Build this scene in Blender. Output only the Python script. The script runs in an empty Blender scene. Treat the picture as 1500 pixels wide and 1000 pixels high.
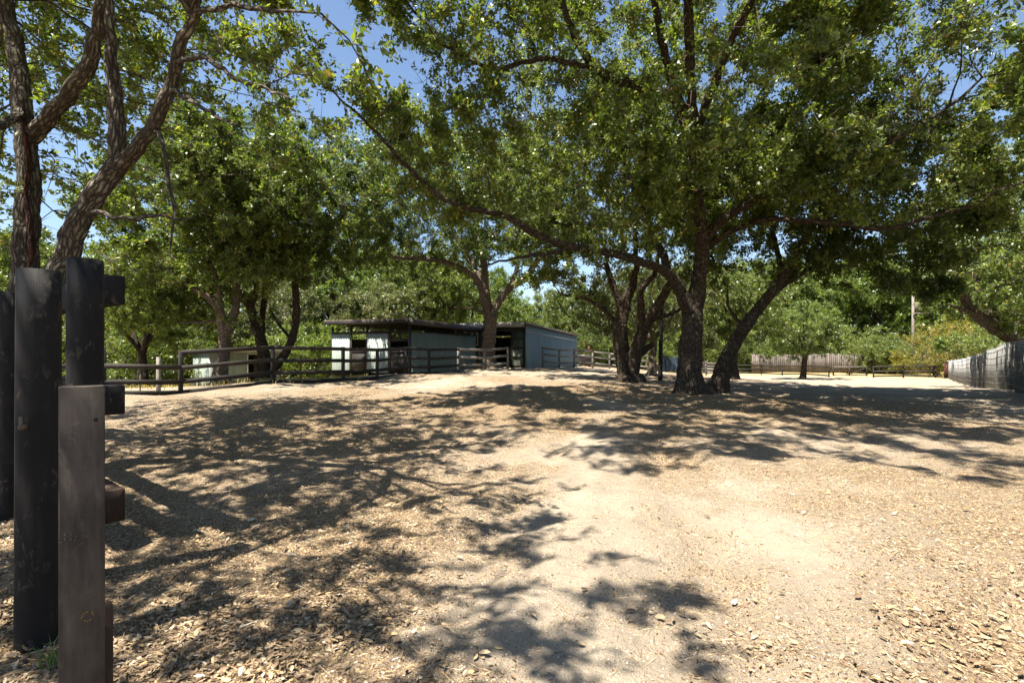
import bpy, math, random
import numpy as np
from mathutils import Vector, Matrix

random.seed(7)
rng = np.random.default_rng(7)
SC = bpy.context.scene
COL = SC.collection

# ------------------------------------------------------------------ camera
cam_data = bpy.data.cameras.new('camera')
cam = bpy.data.objects.new('camera', cam_data)
COL.objects.link(cam)
cam.location = (0, 0, 1.5)
cam.rotation_euler = (math.radians(90), 0, 0)
cam_data.sensor_width = 36
cam_data.lens = 18.0
cam_data.shift_y = 10 / 1500
cam_data.clip_start = 0.05
cam_data.clip_end = 3000
SC.camera = cam

# ------------------------------------------------------------------ sky and sun
SUN_AZ = math.atan2(-0.83, -0.55)      # direction towards the sun, in the x/y plane (from +y, clockwise)
SUN_EL = math.radians(67)
world = bpy.data.worlds.new('World')
SC.world = world
world.use_nodes = True
wn = world.node_tree
sky = wn.nodes.new('ShaderNodeTexSky')
sky.sky_type = 'NISHITA'
sky.sun_disc = False
sky.sun_elevation = SUN_EL
sky.sun_rotation = SUN_AZ
sky.air_density = 1.0
sky.dust_density = 0.6
sky.ozone_density = 1.6
bg = wn.nodes['Background']
bg.inputs['Strength'].default_value = 0.06
wn.links.new(sky.outputs[0], bg.inputs['Color'])

sun_data = bpy.data.lights.new('sun', 'SUN')
sun_data.energy = 5.0
sun_data.angle = math.radians(0.45)
sun_data.color = (1.0, 0.93, 0.82)
sun = bpy.data.objects.new('sun', sun_data)
COL.objects.link(sun)
sd_vec = Vector((math.sin(SUN_AZ) * math.cos(SUN_EL), math.cos(SUN_AZ) * math.cos(SUN_EL), math.sin(SUN_EL)))
sun.rotation_euler = sd_vec.to_track_quat('Z', 'Y').to_euler()
sun.location = (0, 0, 40)

SC.view_settings.view_transform = 'Standard'
SC.view_settings.look = 'None'
SC.view_settings.gamma = 1.0
SC.view_settings.use_curve_mapping = False
SC.view_settings.exposure = 1.85
SC.render.engine = 'CYCLES'
SC.cycles.max_bounces = 8
SC.cycles.diffuse_bounces = 5
SC.cycles.glossy_bounces = 2
SC.cycles.transmission_bounces = 4
SC.cycles.transparent_max_bounces = 4
SC.cycles.caustics_reflective = False
SC.cycles.caustics_refractive = False
SC.cycles.use_adaptive_sampling = True
SC.cycles.adaptive_threshold = 0.02
SC.cycles.use_denoising = True
SC.cycles.sample_clamp_indirect = 6.0

# ------------------------------------------------------------------ helpers
F = 750.0
def P(x, y, Y):
    """a point at distance Y seen at photo position x, y"""
    return np.array([(x - 750) / F * Y, Y, 1.5 - (y - 510) / F * Y])

def ss(a, b, v):
    t = np.clip((v - a) / (b - a), 0, 1)
    return t * t * (3 - 2 * t)

_w = np.random.default_rng(3)
_waves = []
for k in range(26):
    a = _w.uniform(0, 2 * np.pi); lam = 0.16 * 1.32 ** _w.uniform(0, 14)
    _waves.append((np.cos(a) * 2 * np.pi / lam, np.sin(a) * 2 * np.pi / lam, _w.uniform(0, 6.28), lam))

def zf(x, y):
    """ground height"""
    x = np.asarray(x, float); y = np.asarray(y, float)
    z = 0.2 * ss(6, 15, y) * (1 - ss(0, 9, x)) * (1 - ss(40, 60, y))
    sdv = (x + 11.4) * -0.83 + (y - 14.3) * 0.56
    z = z - 1.05 * ss(0, 15, sdv) * (1 - ss(-6, 2, x)) * (1 - ss(38, 50, y))
    d = np.where(y > 17, y - 17, 0.0)
    z = z - 1.75 * np.tanh(0.058 * d / 1.75) * ss(2, 24, x)
    z = z + 7.0 * ss(42, 110, y) * (1 - ss(-12, 6, x)) + 5 * ss(90, 190, np.hypot(x, y)) * ss(-12, 6, x)
    r = np.hypot(x, y)
    m = np.zeros_like(z)
    for kx, ky, ph, lam in _waves:
        m += np.sin(kx * x + ky * y + ph) * np.where(lam < 1.2, 0.011, 0.0055) * lam * np.clip(1.4 / (1 + r * 0.02), 0, 1)
    # shallow wheel ruts along the drive
    c = 0.30 + 0.21 * (y - 2.5)
    for o in (-0.75, 0.85):
        m -= 0.028 * np.exp(-((x - c - o) / 0.22) ** 2) * ss(60, 20, y)
    return z + m

def new_mesh(name, verts, tris=None, quads=None, smooth=False, attrs=None):
    me = bpy.data.meshes.new(name)
    verts = np.asarray(verts, np.float32)
    nt = 0 if tris is None else len(tris); nq = 0 if quads is None else len(quads)
    me.vertices.add(len(verts)); me.vertices.foreach_set('co', verts.ravel())
    loops = []
    if nt: loops.append(np.asarray(tris, np.int32).ravel())
    if nq: loops.append(np.asarray(quads, np.int32).ravel())
    loops = np.concatenate(loops)
    me.loops.add(len(loops)); me.loops.foreach_set('vertex_index', loops)
    me.polygons.add(nt + nq)
    st = np.concatenate([np.arange(nt) * 3, nt * 3 + np.arange(nq) * 4]).astype(np.int32)
    me.polygons.foreach_set('loop_start', st)
    if smooth: me.polygons.foreach_set('use_smooth', np.ones(nt + nq, bool))
    for k, v in (attrs or {}).items():
        v = np.asarray(v, np.float32)
        if v.ndim == 1:
            me.attributes.new(k, 'FLOAT', 'POINT').data.foreach_set('value', v)
        else:
            me.attributes.new(k, 'FLOAT_VECTOR', 'POINT').data.foreach_set('vector', v.ravel())
    me.update(calc_edges=True)
    return me

def link(name, me, mat, parent=None, loc=None, rotz=None):
    o = bpy.data.objects.new(name, me)
    COL.objects.link(o)
    if mat is not None and len(me.materials) == 0: me.materials.append(mat)
    if parent is not None: o.parent = parent
    if loc is not None: o.location = loc
    if rotz is not None: o.rotation_euler = (0, 0, rotz)
    return o

def tag(o, label=None, cat=None, group=None, kind=None):
    if label: o['label'] = label
    if cat: o['category'] = cat
    if group: o['group'] = group
    if kind: o['kind'] = kind
    return o

def empty(name, loc, rotz=0.0):
    o = bpy.data.objects.new(name, None)
    COL.objects.link(o)
    o.location = loc; o.rotation_euler = (0, 0, rotz)
    o.empty_display_size = 0.2
    return o

class MB:
    """collects simple solids into one mesh"""
    def __init__(s): s.v = []; s.q = []; s.t = []; s.n = 0
    def add(s, v, q=(), t=()):
        v = np.asarray(v, float)
        s.v.append(v)
        s.q += [[i + s.n for i in f] for f in q]; s.t += [[i + s.n for i in f] for f in t]
        s.n += len(v)
    def box(s, p0, p1, w, h, up=(0, 0, 1), ch=0.0):
        """bar from p0 to p1, w across, h along 'up', with optional chamfer"""
        p0 = np.array(p0, float); p1 = np.array(p1, float)
        d = p1 - p0; L = np.linalg.norm(d); d = d / L
        up = np.array(up, float); u = up - d * up.dot(d); u /= np.linalg.norm(u)
        r = np.cross(d, u)
        if ch <= 0:
            sec = [(-1, -1), (1, -1), (1, 1), (-1, 1)]
            sec = [(a * w / 2, b * h / 2) for a, b in sec]
        else:
            a, b = w / 2, h / 2
            sec = [(-a + ch, -b), (a - ch, -b), (a, -b + ch), (a, b - ch), (a - ch, b), (-a + ch, b), (-a, b - ch), (-a, -b + ch)]
        n = len(sec); v = []
        rings = [(p0, 1.0), (p1, 1.0)] if ch <= 0 else [(p0, (1 - 2 * ch / max(w, h))), (p0 + d * ch, 1), (p1 - d * ch, 1), (p1, (1 - 2 * ch / max(w, h)))]
        for c, k in rings:
            for x, y in sec: v.append(c + r * x * k + u * y * k)
        q = []; t = []
        for ri in range(len(rings) - 1):
            for i in range(n):
                j = (i + 1) % n
                q.append([ri * n + i, ri * n + j, ri * n + n + j, ri * n + n + i])
        e = (len(rings) - 1) * n
        if n == 4:
            q += [[3, 2, 1, 0], [e, e + 1, e + 2, e + 3]]
        else:
            v += [p0, p1]; c0 = len(v) - 2
            for i in range(n):
                j = (i + 1) % n
                t += [[j, i, c0], [e + i, e + j, c0 + 1]]
        s.add(v, q, t)
    def pole(s, p0, p1, r0, r1, n=10, wob=0.0, segs=1, dome=0.0, seed=0):
        rg = np.random.default_rng(seed)
        p0 = np.array(p0, float); p1 = np.array(p1, float)
        d = (p1 - p0); d = d / np.linalg.norm(d)
        a = np.cross(d, [0.3, 0.9, 0.1]); a /= np.linalg.norm(a); b = np.cross(d, a)
        v = []; q = []; t = []
        lob = rg.uniform(-1, 1, n) * wob
        for i in range(segs + 1):
            k = i / segs; c = p0 + (p1 - p0) * k
            for j in range(n):
                an = 2 * math.pi * j / n
                r = (r0 + (r1 - r0) * k) * (1 + lob[j] + rg.uniform(-1, 1) * wob * 0.35)
                v.append(c + (a * math.cos(an) + b * math.sin(an)) * r)
        for i in range(segs):
            for j in range(n):
                k = (j + 1) % n
                q.append([i * n + j, i * n + k, i * n + n + k, i * n + n + j])
        v += [p0, p1 + d * dome]; c0 = len(v) - 2; e = segs * n
        for j in range(n):
            k = (j + 1) % n
            t += [[k, j, c0], [e + j, e + k, c0 + 1]]
        s.add(v, q, t)
    def build(s, name, mat, parent=None, smooth=False):
        me = new_mesh(name, np.concatenate(s.v), s.t or None, s.q or None, smooth)
        return link(name, me, mat, parent)

def bar(name, mat, parent, p0, p1, w, h, up=(0, 0, 1), ch=0.0):
    m = MB(); m.box(p0, p1, w, h, up, ch); return m.build(name, mat, parent)

# ------------------------------------------------------------------ materials
def material(name, rough=0.8, spec=0.3):
    m = bpy.data.materials.new(name); m.use_nodes = True
    nt = m.node_tree; b = nt.nodes['Principled BSDF']
    b.inputs['Roughness'].default_value = rough
    b.inputs['Specular IOR Level'].default_value = spec
    return m, nt, b

def N(nt, t, **kw):
    n = nt.nodes.new(t)
    for k, v in kw.items(): setattr(n, k, v)
    return n

def ramp(nt, fac, stops):
    r = N(nt, 'ShaderNodeValToRGB')
    el = r.color_ramp.elements
    while len(el) < len(stops): el.new(0.5)
    for e, (p, c) in zip(el, stops):
        e.position = p; e.color = (*c, 1) if len(c) == 3 else c
    nt.links.new(fac, r.inputs[0])
    return r.outputs[0]

def noise(nt, scale, detail=4, vec=None, rough=0.55, dist=0.0):
    n = N(nt, 'ShaderNodeTexNoise')
    n.inputs['Scale'].default_value = scale; n.inputs['Detail'].default_value = detail
    n.inputs['Roughness'].default_value = rough; n.inputs['Distortion'].default_value = dist
    if vec is not None: nt.links.new(vec, n.inputs['Vector'])
    return n.outputs['Fac']

def mapping(nt, vec, scale):
    m = N(nt, 'ShaderNodeMapping'); m.inputs['Scale'].default_value = scale
    nt.links.new(vec, m.inputs['Vector']); return m.outputs[0]

def mixc(nt, fac, a, b, mode='MIX'):
    m = N(nt, 'ShaderNodeMix', data_type='RGBA', blend_type=mode)
    for s, v in ((0, fac), (6, a), (7, b)):
        if isinstance(v, (tuple, list)): m.inputs[s].default_value = (*v, 1)
        elif isinstance(v, (int, float)): m.inputs[s].default_value = v
        else: nt.links.new(v, m.inputs[s])
    return m.outputs[2]

def bump(nt, b, h, strength=0.5, dist=0.02):
    n = N(nt, 'ShaderNodeBump'); n.inputs['Strength'].default_value = strength; n.inputs['Distance'].default_value = dist
    nt.links.new(h, n.inputs['Height']); nt.links.new(n.outputs[0], b.inputs['Normal'])

def math_node(nt, op, a, b=None):
    m = N(nt, 'ShaderNodeMath', operation=op)
    for i, v in enumerate((a, b)):
        if v is None: continue
        if isinstance(v, (int, float)): m.inputs[i].default_value = v
        else: nt.links.new(v, m.inputs[i])
    return m.outputs[0]

def wood_mat(name, dark, light, stretch=(14, 14, 1.2), rough=0.75, wear=0.5, scale=1.0, spec=0.3):
    m, nt, b = material(name, rough, spec)
    g = N(nt, 'ShaderNodeNewGeometry').outputs['Position']
    tc = N(nt, 'ShaderNodeTexCoord').outputs['Object']
    f = noise(nt, 4 * scale, 6, mapping(nt, tc, stretch), 0.65, 0.3)
    w = noise(nt, 3.1 * scale, 5, g, 0.6)
    oi = N(nt, 'ShaderNodeObjectInfo').outputs['Random']
    f2 = math_node(nt, 'ADD', math_node(nt, 'MULTIPLY', f, 0.6), math_node(nt, 'MULTIPLY', w, wear))
    f3 = math_node(nt, 'ADD', f2, math_node(nt, 'MULTIPLY', math_node(nt, 'SUBTRACT', oi, 0.5), 0.2))
    c = ramp(nt, f3, [(0.38, dark), (0.58, tuple((a * 0.7 + bb * 0.3) for a, bb in zip(dark, light))), (0.8, light)])
    nt.links.new(c, b.inputs['Base Color'])
    bump(nt, b, f, 0.6, 0.006)
    return m

M = {}
M['dark_rail'] = wood_mat('dark_stained_rail', (0.012, 0.010, 0.009), (0.07, 0.058, 0.048), (3, 3, 8), wear=0.4)
M['grey_rail'] = wood_mat('weathered_grey_rail', (0.09, 0.08, 0.07), (0.36, 0.33, 0.29), (3, 3, 8), wear=0.5)
M['black_timber'] = wood_mat('black_creosoted_timber', (0.004, 0.0038, 0.004), (0.02, 0.018, 0.017), (7, 7, 0.9), rough=0.75, wear=0.5, spec=0.25)
def scuffed(m):
    nt = m.node_tree; b = nt.nodes['Principled BSDF']
    src = b.inputs['Base Color'].links[0].from_socket
    g = N(nt, 'ShaderNodeNewGeometry').outputs['Position']
    f = noise(nt, 16, 5, mapping(nt, g, (1.2, 1, 0.6)), 0.7, 0.8)
    f2 = noise(nt, 3.2, 2, g)
    k = math_node(nt, 'MULTIPLY', ramp(nt, f, [(0.56, (0, 0, 0)), (0.72, (1, 1, 1))]), ramp(nt, f2, [(0.42, (0, 0, 0)), (0.6, (0.75, 0.75, 0.75))]))
    nt.links.new(mixc(nt, k, src, (0.16, 0.135, 0.105)), b.inputs['Base Color'])
M['board'] = wood_mat('weathered_brown_board', (0.012, 0.0095, 0.0075), (0.075, 0.06, 0.048), (6, 6, 0.8), rough=0.75, wear=0.7, spec=0.25)
scuffed(M['board']); scuffed(M['black_timber'])
M['rust_wood'] = wood_mat('reddish_log_end', (0.018, 0.011, 0.007), (0.085, 0.048, 0.028), (9, 9, 2), wear=0.5)
M['plank'] = wood_mat('weathered_fence_plank', (0.06, 0.05, 0.043), (0.22, 0.185, 0.16), (20, 20, 1), wear=0.5)
M['orange_post'] = wood_mat('pale_orange_post', (0.22, 0.11, 0.05), (0.45, 0.27, 0.14), (12, 12, 1))
M['dark_inside'] = wood_mat('dark_inside_wood', (0.012, 0.011, 0.010), (0.04, 0.034, 0.028), (9, 9, 1))
M['red_fence'] = wood_mat('red_brown_fence_board', (0.05, 0.018, 0.010), (0.15, 0.06, 0.035), (14, 14, 1))

def metal_mat(name, col, col2, rough=0.5):
    m, nt, b = material(name, rough, 0.4)
    g = N(nt, 'ShaderNodeNewGeometry').outputs['Position']
    f = noise(nt, 1.3, 5, mapping(nt, g, (1, 1, 0.35)), 0.65)
    f2 = noise(nt, 9, 4, mapping(nt, g, (1, 1, 0.15)), 0.6)
    c = ramp(nt, math_node(nt, 'ADD', math_node(nt, 'MULTIPLY', f, 0.7), math_node(nt, 'MULTIPLY', f2, 0.3)), [(0.35, col), (0.7, col2)])
    nt.links.new(c, b.inputs['Base Color'])
    bump(nt, b, f2, 0.15, 0.01)
    return m
M['blue_siding'] = metal_mat('blue_grey_metal_siding', (0.155, 0.20, 0.20), (0.22, 0.27, 0.262))
M['green_siding'] = metal_mat('sage_green_siding', (0.105, 0.13, 0.105), (0.16, 0.19, 0.155))
M['dark_green'] = metal_mat('dark_green_panel', (0.045, 0.055, 0.04), (0.08, 0.09, 0.065))
M['pale_siding'] = metal_mat('pale_grey_green_siding', (0.165, 0.20, 0.178), (0.25, 0.287, 0.255))
M['roof'] = metal_mat('grey_brown_roof_sheet', (0.13, 0.10, 0.085), (0.26, 0.22, 0.19))
M['fascia'] = metal_mat('pale_grey_fascia', (0.20, 0.195, 0.19), (0.33, 0.325, 0.32))
M['black_fascia'] = metal_mat('black_fascia', (0.014, 0.012, 0.011), (0.045, 0.036, 0.032))
M['white'] = metal_mat('white_frame', (0.45, 0.45, 0.42), (0.6, 0.6, 0.56))
M['wire'] = metal_mat('galvanised_wire', (0.22, 0.22, 0.21), (0.36, 0.36, 0.34), 0.6)
M['steel'] = metal_mat('dull_rusty_steel', (0.05, 0.035, 0.025), (0.14, 0.10, 0.07), 0.5)
M['rust_red'] = metal_mat('rust_red_metal', (0.16, 0.04, 0.02), (0.25, 0.09, 0.05))
M['dark_drum'] = metal_mat('dark_drum', (0.02, 0.018, 0.018), (0.05, 0.04, 0.035))
M['pole'] = wood_mat('grey_utility_pole', (0.10, 0.085, 0.07), (0.22, 0.19, 0.165), (20, 20, 0.6))

def glass_mat():
    m, nt, b = material('dusty_window_glass', 0.15, 0.6)
    b.inputs['Base Color'].default_value = (0.10, 0.11, 0.10, 1)
    return m
M['glass'] = glass_mat()

def cloth_mat(name, c1, c2):
    m, nt, b = material(name, 0.9, 0.1)
    g = N(nt, 'ShaderNodeNewGeometry').outputs['Position']
    f = noise(nt, 0.9, 5, mapping(nt, g, (1, 1, 0.3)), 0.7)
    c = ramp(nt, f, [(0.35, c1), (0.65, c2)])
    nt.links.new(c, b.inputs['Base Color'])
    return m
M['shade_cloth'] = cloth_mat('streaked_black_shade_cloth', (0.018, 0.019, 0.021), (0.14, 0.138, 0.125))  # lighter streaks in the colour stand in for sunlit folds
M['blue_cloth'] = cloth_mat('dark_blue_windscreen', (0.02, 0.03, 0.05), (0.06, 0.085, 0.12))

def bark_mat(name, dark, light, moss, lichen=0.0):
    m, nt, b = material(name, 0.92, 0.15)
    at = N(nt, 'ShaderNodeAttribute', attribute_name='bk').outputs['Vector']
    v = N(nt, 'ShaderNodeTexVoronoi', feature='DISTANCE_TO_EDGE'); v.inputs['Scale'].default_value = 26
    warp = N(nt, 'ShaderNodeVectorMath', operation='ADD')
    nz = N(nt, 'ShaderNodeTexNoise'); nz.inputs['Scale'].default_value = 6; nz.inputs['Detail'].default_value = 3
    nt.links.new(at, nz.inputs['Vector'])
    sc = N(nt, 'ShaderNodeVectorMath', operation='SCALE'); sc.inputs['Scale'].default_value = 0.07
    nt.links.new(nz.outputs['Color'], sc.inputs[0]); nt.links.new(at, warp.inputs[0]); nt.links.new(sc.outputs[0], warp.inputs[1])
    nt.links.new(mapping(nt, warp.outputs[0], (1, 1, 0.22)), v.inputs['Vector'])
    crack = ramp(nt, v.outputs['Distance'], [(0.0, (0, 0, 0)), (0.3, (1, 1, 1))])
    n1 = noise(nt, 5, 6, at, 0.7); n2 = noise(nt, 28, 4, at, 0.6)
    base = ramp(nt, math_node(nt, 'ADD', math_node(nt, 'MULTIPLY', n1, 0.6), math_node(nt, 'MULTIPLY', n2, 0.4)), [(0.33, dark), (0.68, light)])
    base = mixc(nt, ramp(nt, noise(nt, 2.2, 4, at, 0.6), [(0.52, (0, 0, 0)), (0.66, (1, 1, 1))]), base, moss)
    if lichen > 0:
        base = mixc(nt, math_node(nt, 'MULTIPLY', ramp(nt, noise(nt, 7.5, 5, at, 0.7), [(0.5, (0, 0, 0)), (0.6, (1, 1, 1))]), lichen), base, (0.34, 0.33, 0.24))
    base = mixc(nt, crack, tuple(c * 0.7 for c in dark), base)
    nt.links.new(base, b.inputs['Base Color'])
    h = math_node(nt, 'ADD', crack, math_node(nt, 'MULTIPLY', n2, 0.6))
    bump(nt, b, h, 0.9, 0.03)
    return m
M['bark'] = bark_mat('dark_oak_bark', (0.036, 0.026, 0.020), (0.125, 0.092, 0.068), (0.075, 0.075, 0.04), 0.25)
M['bark_flaky'] = bark_mat('flaky_lichen_bark', (0.045, 0.034, 0.027), (0.20, 0.165, 0.13), (0.125, 0.12, 0.08), 0.6)
M['bark_pale'] = bark_mat('pale_grey_bark', (0.10, 0.075, 0.058), (0.30, 0.23, 0.18), (0.12, 0.11, 0.07), 0.4)

def leaf_mat(name, stops, trans=0.48, gloss=0.08):
    m = bpy.data.materials.new(name); m.use_nodes = True
    nt = m.node_tree; nt.nodes.clear()
    out = N(nt, 'ShaderNodeOutputMaterial')
    r = N(nt, 'ShaderNodeAttribute', attribute_name='rnd').outputs['Fac']
    oi = N(nt, 'ShaderNodeObjectInfo').outputs['Random']
    col = ramp(nt, r, stops)
    hs = N(nt, 'ShaderNodeHueSaturation')
    hs.inputs['Saturation'].default_value = 1.0
    nt.links.new(math_node(nt, 'ADD', math_node(nt, 'MULTIPLY', oi, 0.35), 0.82), hs.inputs['Value'])
    nt.links.new(math_node(nt, 'ADD', math_node(nt, 'MULTIPLY', oi, -0.02), 0.51), hs.inputs['Hue'])
    nt.links.new(col, hs.inputs['Color'])
    c = hs.outputs[0]
    back = N(nt, 'ShaderNodeNewGeometry').outputs['Backfacing']
    c2 = mixc(nt, math_node(nt, 'MULTIPLY', back, 0.25), c, (0.15, 0.165, 0.085))
    d = N(nt, 'ShaderNodeBsdfDiffuse'); nt.links.new(c2, d.inputs['Color'])
    t = N(nt, 'ShaderNodeBsdfTranslucent')
    nt.links.new(mixc(nt, 1.0, c, (1.2, 1.25, 0.5), 'MULTIPLY'), t.inputs['Color'])
    mx = N(nt, 'ShaderNodeMixShader'); mx.inputs[0].default_value = trans
    nt.links.new(d.outputs[0], mx.inputs[1]); nt.links.new(t.outputs[0], mx.inputs[2])
    g = N(nt, 'ShaderNodeBsdfGlossy'); g.inputs['Roughness'].default_value = 0.38; g.inputs['Color'].default_value = (0.9, 0.95, 0.9, 1)
    
    mg = N(nt, 'ShaderNodeMixShader')
    mg.inputs[0].default_value = gloss * 0.35
    nt.links.new(mx.outputs[0], mg.inputs[1]); nt.links.new(g.outputs[0], mg.inputs[2])
    nt.links.new(mg.outputs[0], out.inputs['Surface'])
    return m
OAK = [(0.0, (0.036, 0.064, 0.014)), (0.35, (0.092, 0.136, 0.026)), (0.72, (0.188, 0.238, 0.046)), (0.93, (0.31, 0.335, 0.066)), (1.0, (0.30, 0.20, 0.05))]
M['leaf'] = leaf_mat('oak_leaf', OAK)
M['leaf_dark'] = leaf_mat('dark_oak_leaf', [(p, tuple(c * 0.9 for c in k)) for p, k in OAK])
M['leaf_light'] = leaf_mat('light_green_leaf', [(0.0, (0.06, 0.10, 0.02)), (0.4, (0.13, 0.19, 0.035)), (0.8, (0.22, 0.275, 0.055)), (1.0, (0.30, 0.31, 0.07))])
M['leaf_grey'] = leaf_mat('grey_green_leaf', [(0.0, (0.06, 0.075, 0.03)), (0.5, (0.125, 0.145, 0.055)), (1.0, (0.22, 0.215, 0.095))])
M['leaf_yellow'] = leaf_mat('yellowing_leaf', [(0.0, (0.12, 0.13, 0.02)), (0.5, (0.27, 0.23, 0.035)), (1.0, (0.45, 0.30, 0.05))])

def twig_mat():
    m, nt, b = material('grey_twig', 0.9, 0.1)
    g = N(nt, 'ShaderNodeNewGeometry').outputs['Position']
    c = ramp(nt, noise(nt, 2.0, 3, g), [(0.35, (0.10, 0.08, 0.06)), (0.65, (0.27, 0.22, 0.165))])
    nt.links.new(c, b.inputs['Base Color']); return m
M['twig'] = twig_mat()

def litter_mat():
    m = bpy.data.materials.new('dry_fallen_leaf'); m.use_nodes = True
    nt = m.node_tree; b = nt.nodes['Principled BSDF']
    b.inputs['Roughness'].default_value = 0.7; b.inputs['Specular IOR Level'].default_value = 0.25
    r = N(nt, 'ShaderNodeAttribute', attribute_name='rnd').outputs['Fac']
    oi = N(nt, 'ShaderNodeObjectInfo').outputs['Random']
    f = math_node(nt, 'FRACT', math_node(nt, 'ADD', r, oi))
    c = ramp(nt, f, [(0.0, (0.085, 0.054, 0.030)), (0.28, (0.17, 0.112, 0.066)), (0.55, (0.27, 0.195, 0.118)), (0.76, (0.39, 0.30, 0.185)), (0.86, (0.42, 0.275, 0.115)), (0.96, (0.45, 0.37, 0.25)), (1.0, (0.5, 0.46, 0.38))])
    g = N(nt, 'ShaderNodeNewGeometry').outputs['Position']
    c = mixc(nt, ramp(nt, noise(nt, 60, 3, g), [(0.45, (0, 0, 0)), (0.75, (0.55, 0.55, 0.55))]), c, (0.12, 0.075, 0.04))
    nt.links.new(c, b.inputs['Base Color'])
    return m
M['litter'] = litter_mat()

_vt = np.random.default_rng(21).uniform(-1, 1, (128, 128))
def vnoise(x, y, scale, octaves=4):
    out = np.zeros(np.shape(x)); amp = 1.0; tot = 0
    for k in range(octaves):
        u = np.asarray(x) / scale + 17.3 * k; v = np.asarray(y) / scale + 41.7 * k
        i = np.floor(u).astype(int); j = np.floor(v).astype(int); fu_ = u - i; fv_ = v - j
        fu_ = fu_ * fu_ * (3 - 2 * fu_); fv_ = fv_ * fv_ * (3 - 2 * fv_)
        g = lambda a, b: _vt[a % 128, b % 128]
        out += amp * ((g(i, j) * (1 - fu_) + g(i + 1, j) * fu_) * (1 - fv_) + (g(i, j + 1) * (1 - fu_) + g(i + 1, j + 1) * fu_) * fv_)
        tot += amp; amp *= 0.62; scale = scale / 2.1
    return out / tot

def litter_density(x, y):
    """0..1 how thick the fallen leaves lie; the same patches are used for the soil colour through vertex data"""
    x = np.asarray(x, float); y = np.asarray(y, float)
    n = vnoise(x, y, 2.6, 5)
    n2_ = vnoise(x, y, 0.45, 3)
    c = 0.30 + 0.21 * (y - 2.5) + 0.22 * n + 0.12 * n2_
    d = 0.30 + 0.75 * n + 0.25 * n2_
    d = d + 0.9 * ss(0.0, -1.4, x + 0.5 * n) * ss(6.4, 3.4, y + n)            # thick bed by the gate posts
    d = d + 0.7 * np.exp(-(((x - 5.5) / 7.5) ** 2 + ((y - 15) / 5.5) ** 2))     # brown litter under the big oaks, thickened to deepen the shade
    d = d + 0.5 * ss(0.55, 1.0, x / np.maximum(y, 0.5) + 0.15 * n) * ss(11, 3, y)
    d = d + 0.62 * np.exp(-(((x + 3.4) / 4.4) ** 2 + ((y - 9.5) / 4.5) ** 2))  # brown litter on the left, raised to darken the shaded ground
    d = d - 0.5 * np.exp(-((x - c + 0.05) / 0.5) ** 2) * ss(22, 8, y)
    d = d - 0.25 * np.exp(-((x - c - 1.45) / 0.3) ** 2) * ss(22, 8, y)
    d = d - 0.3 * np.exp(-(((x - 1.6) / 0.35) ** 2 + ((y - 5.0) / 0.5) ** 2))
    d = d - 0.5 * np.exp(-(((x + 2.9) / 0.7) ** 2 + ((y - 4.6) / 0.6) ** 2))
    d = d - 0.9 * ss(10, 15, x - 0.2 * y) * ss(13, 17, y)          # the bright bare drive to the far gate
    d = d - 0.7 * np.exp(-(((x - 14) / 5) ** 2 + ((y - 17) / 4) ** 2))
    return np.clip(d, 0.03, 1)

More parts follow.
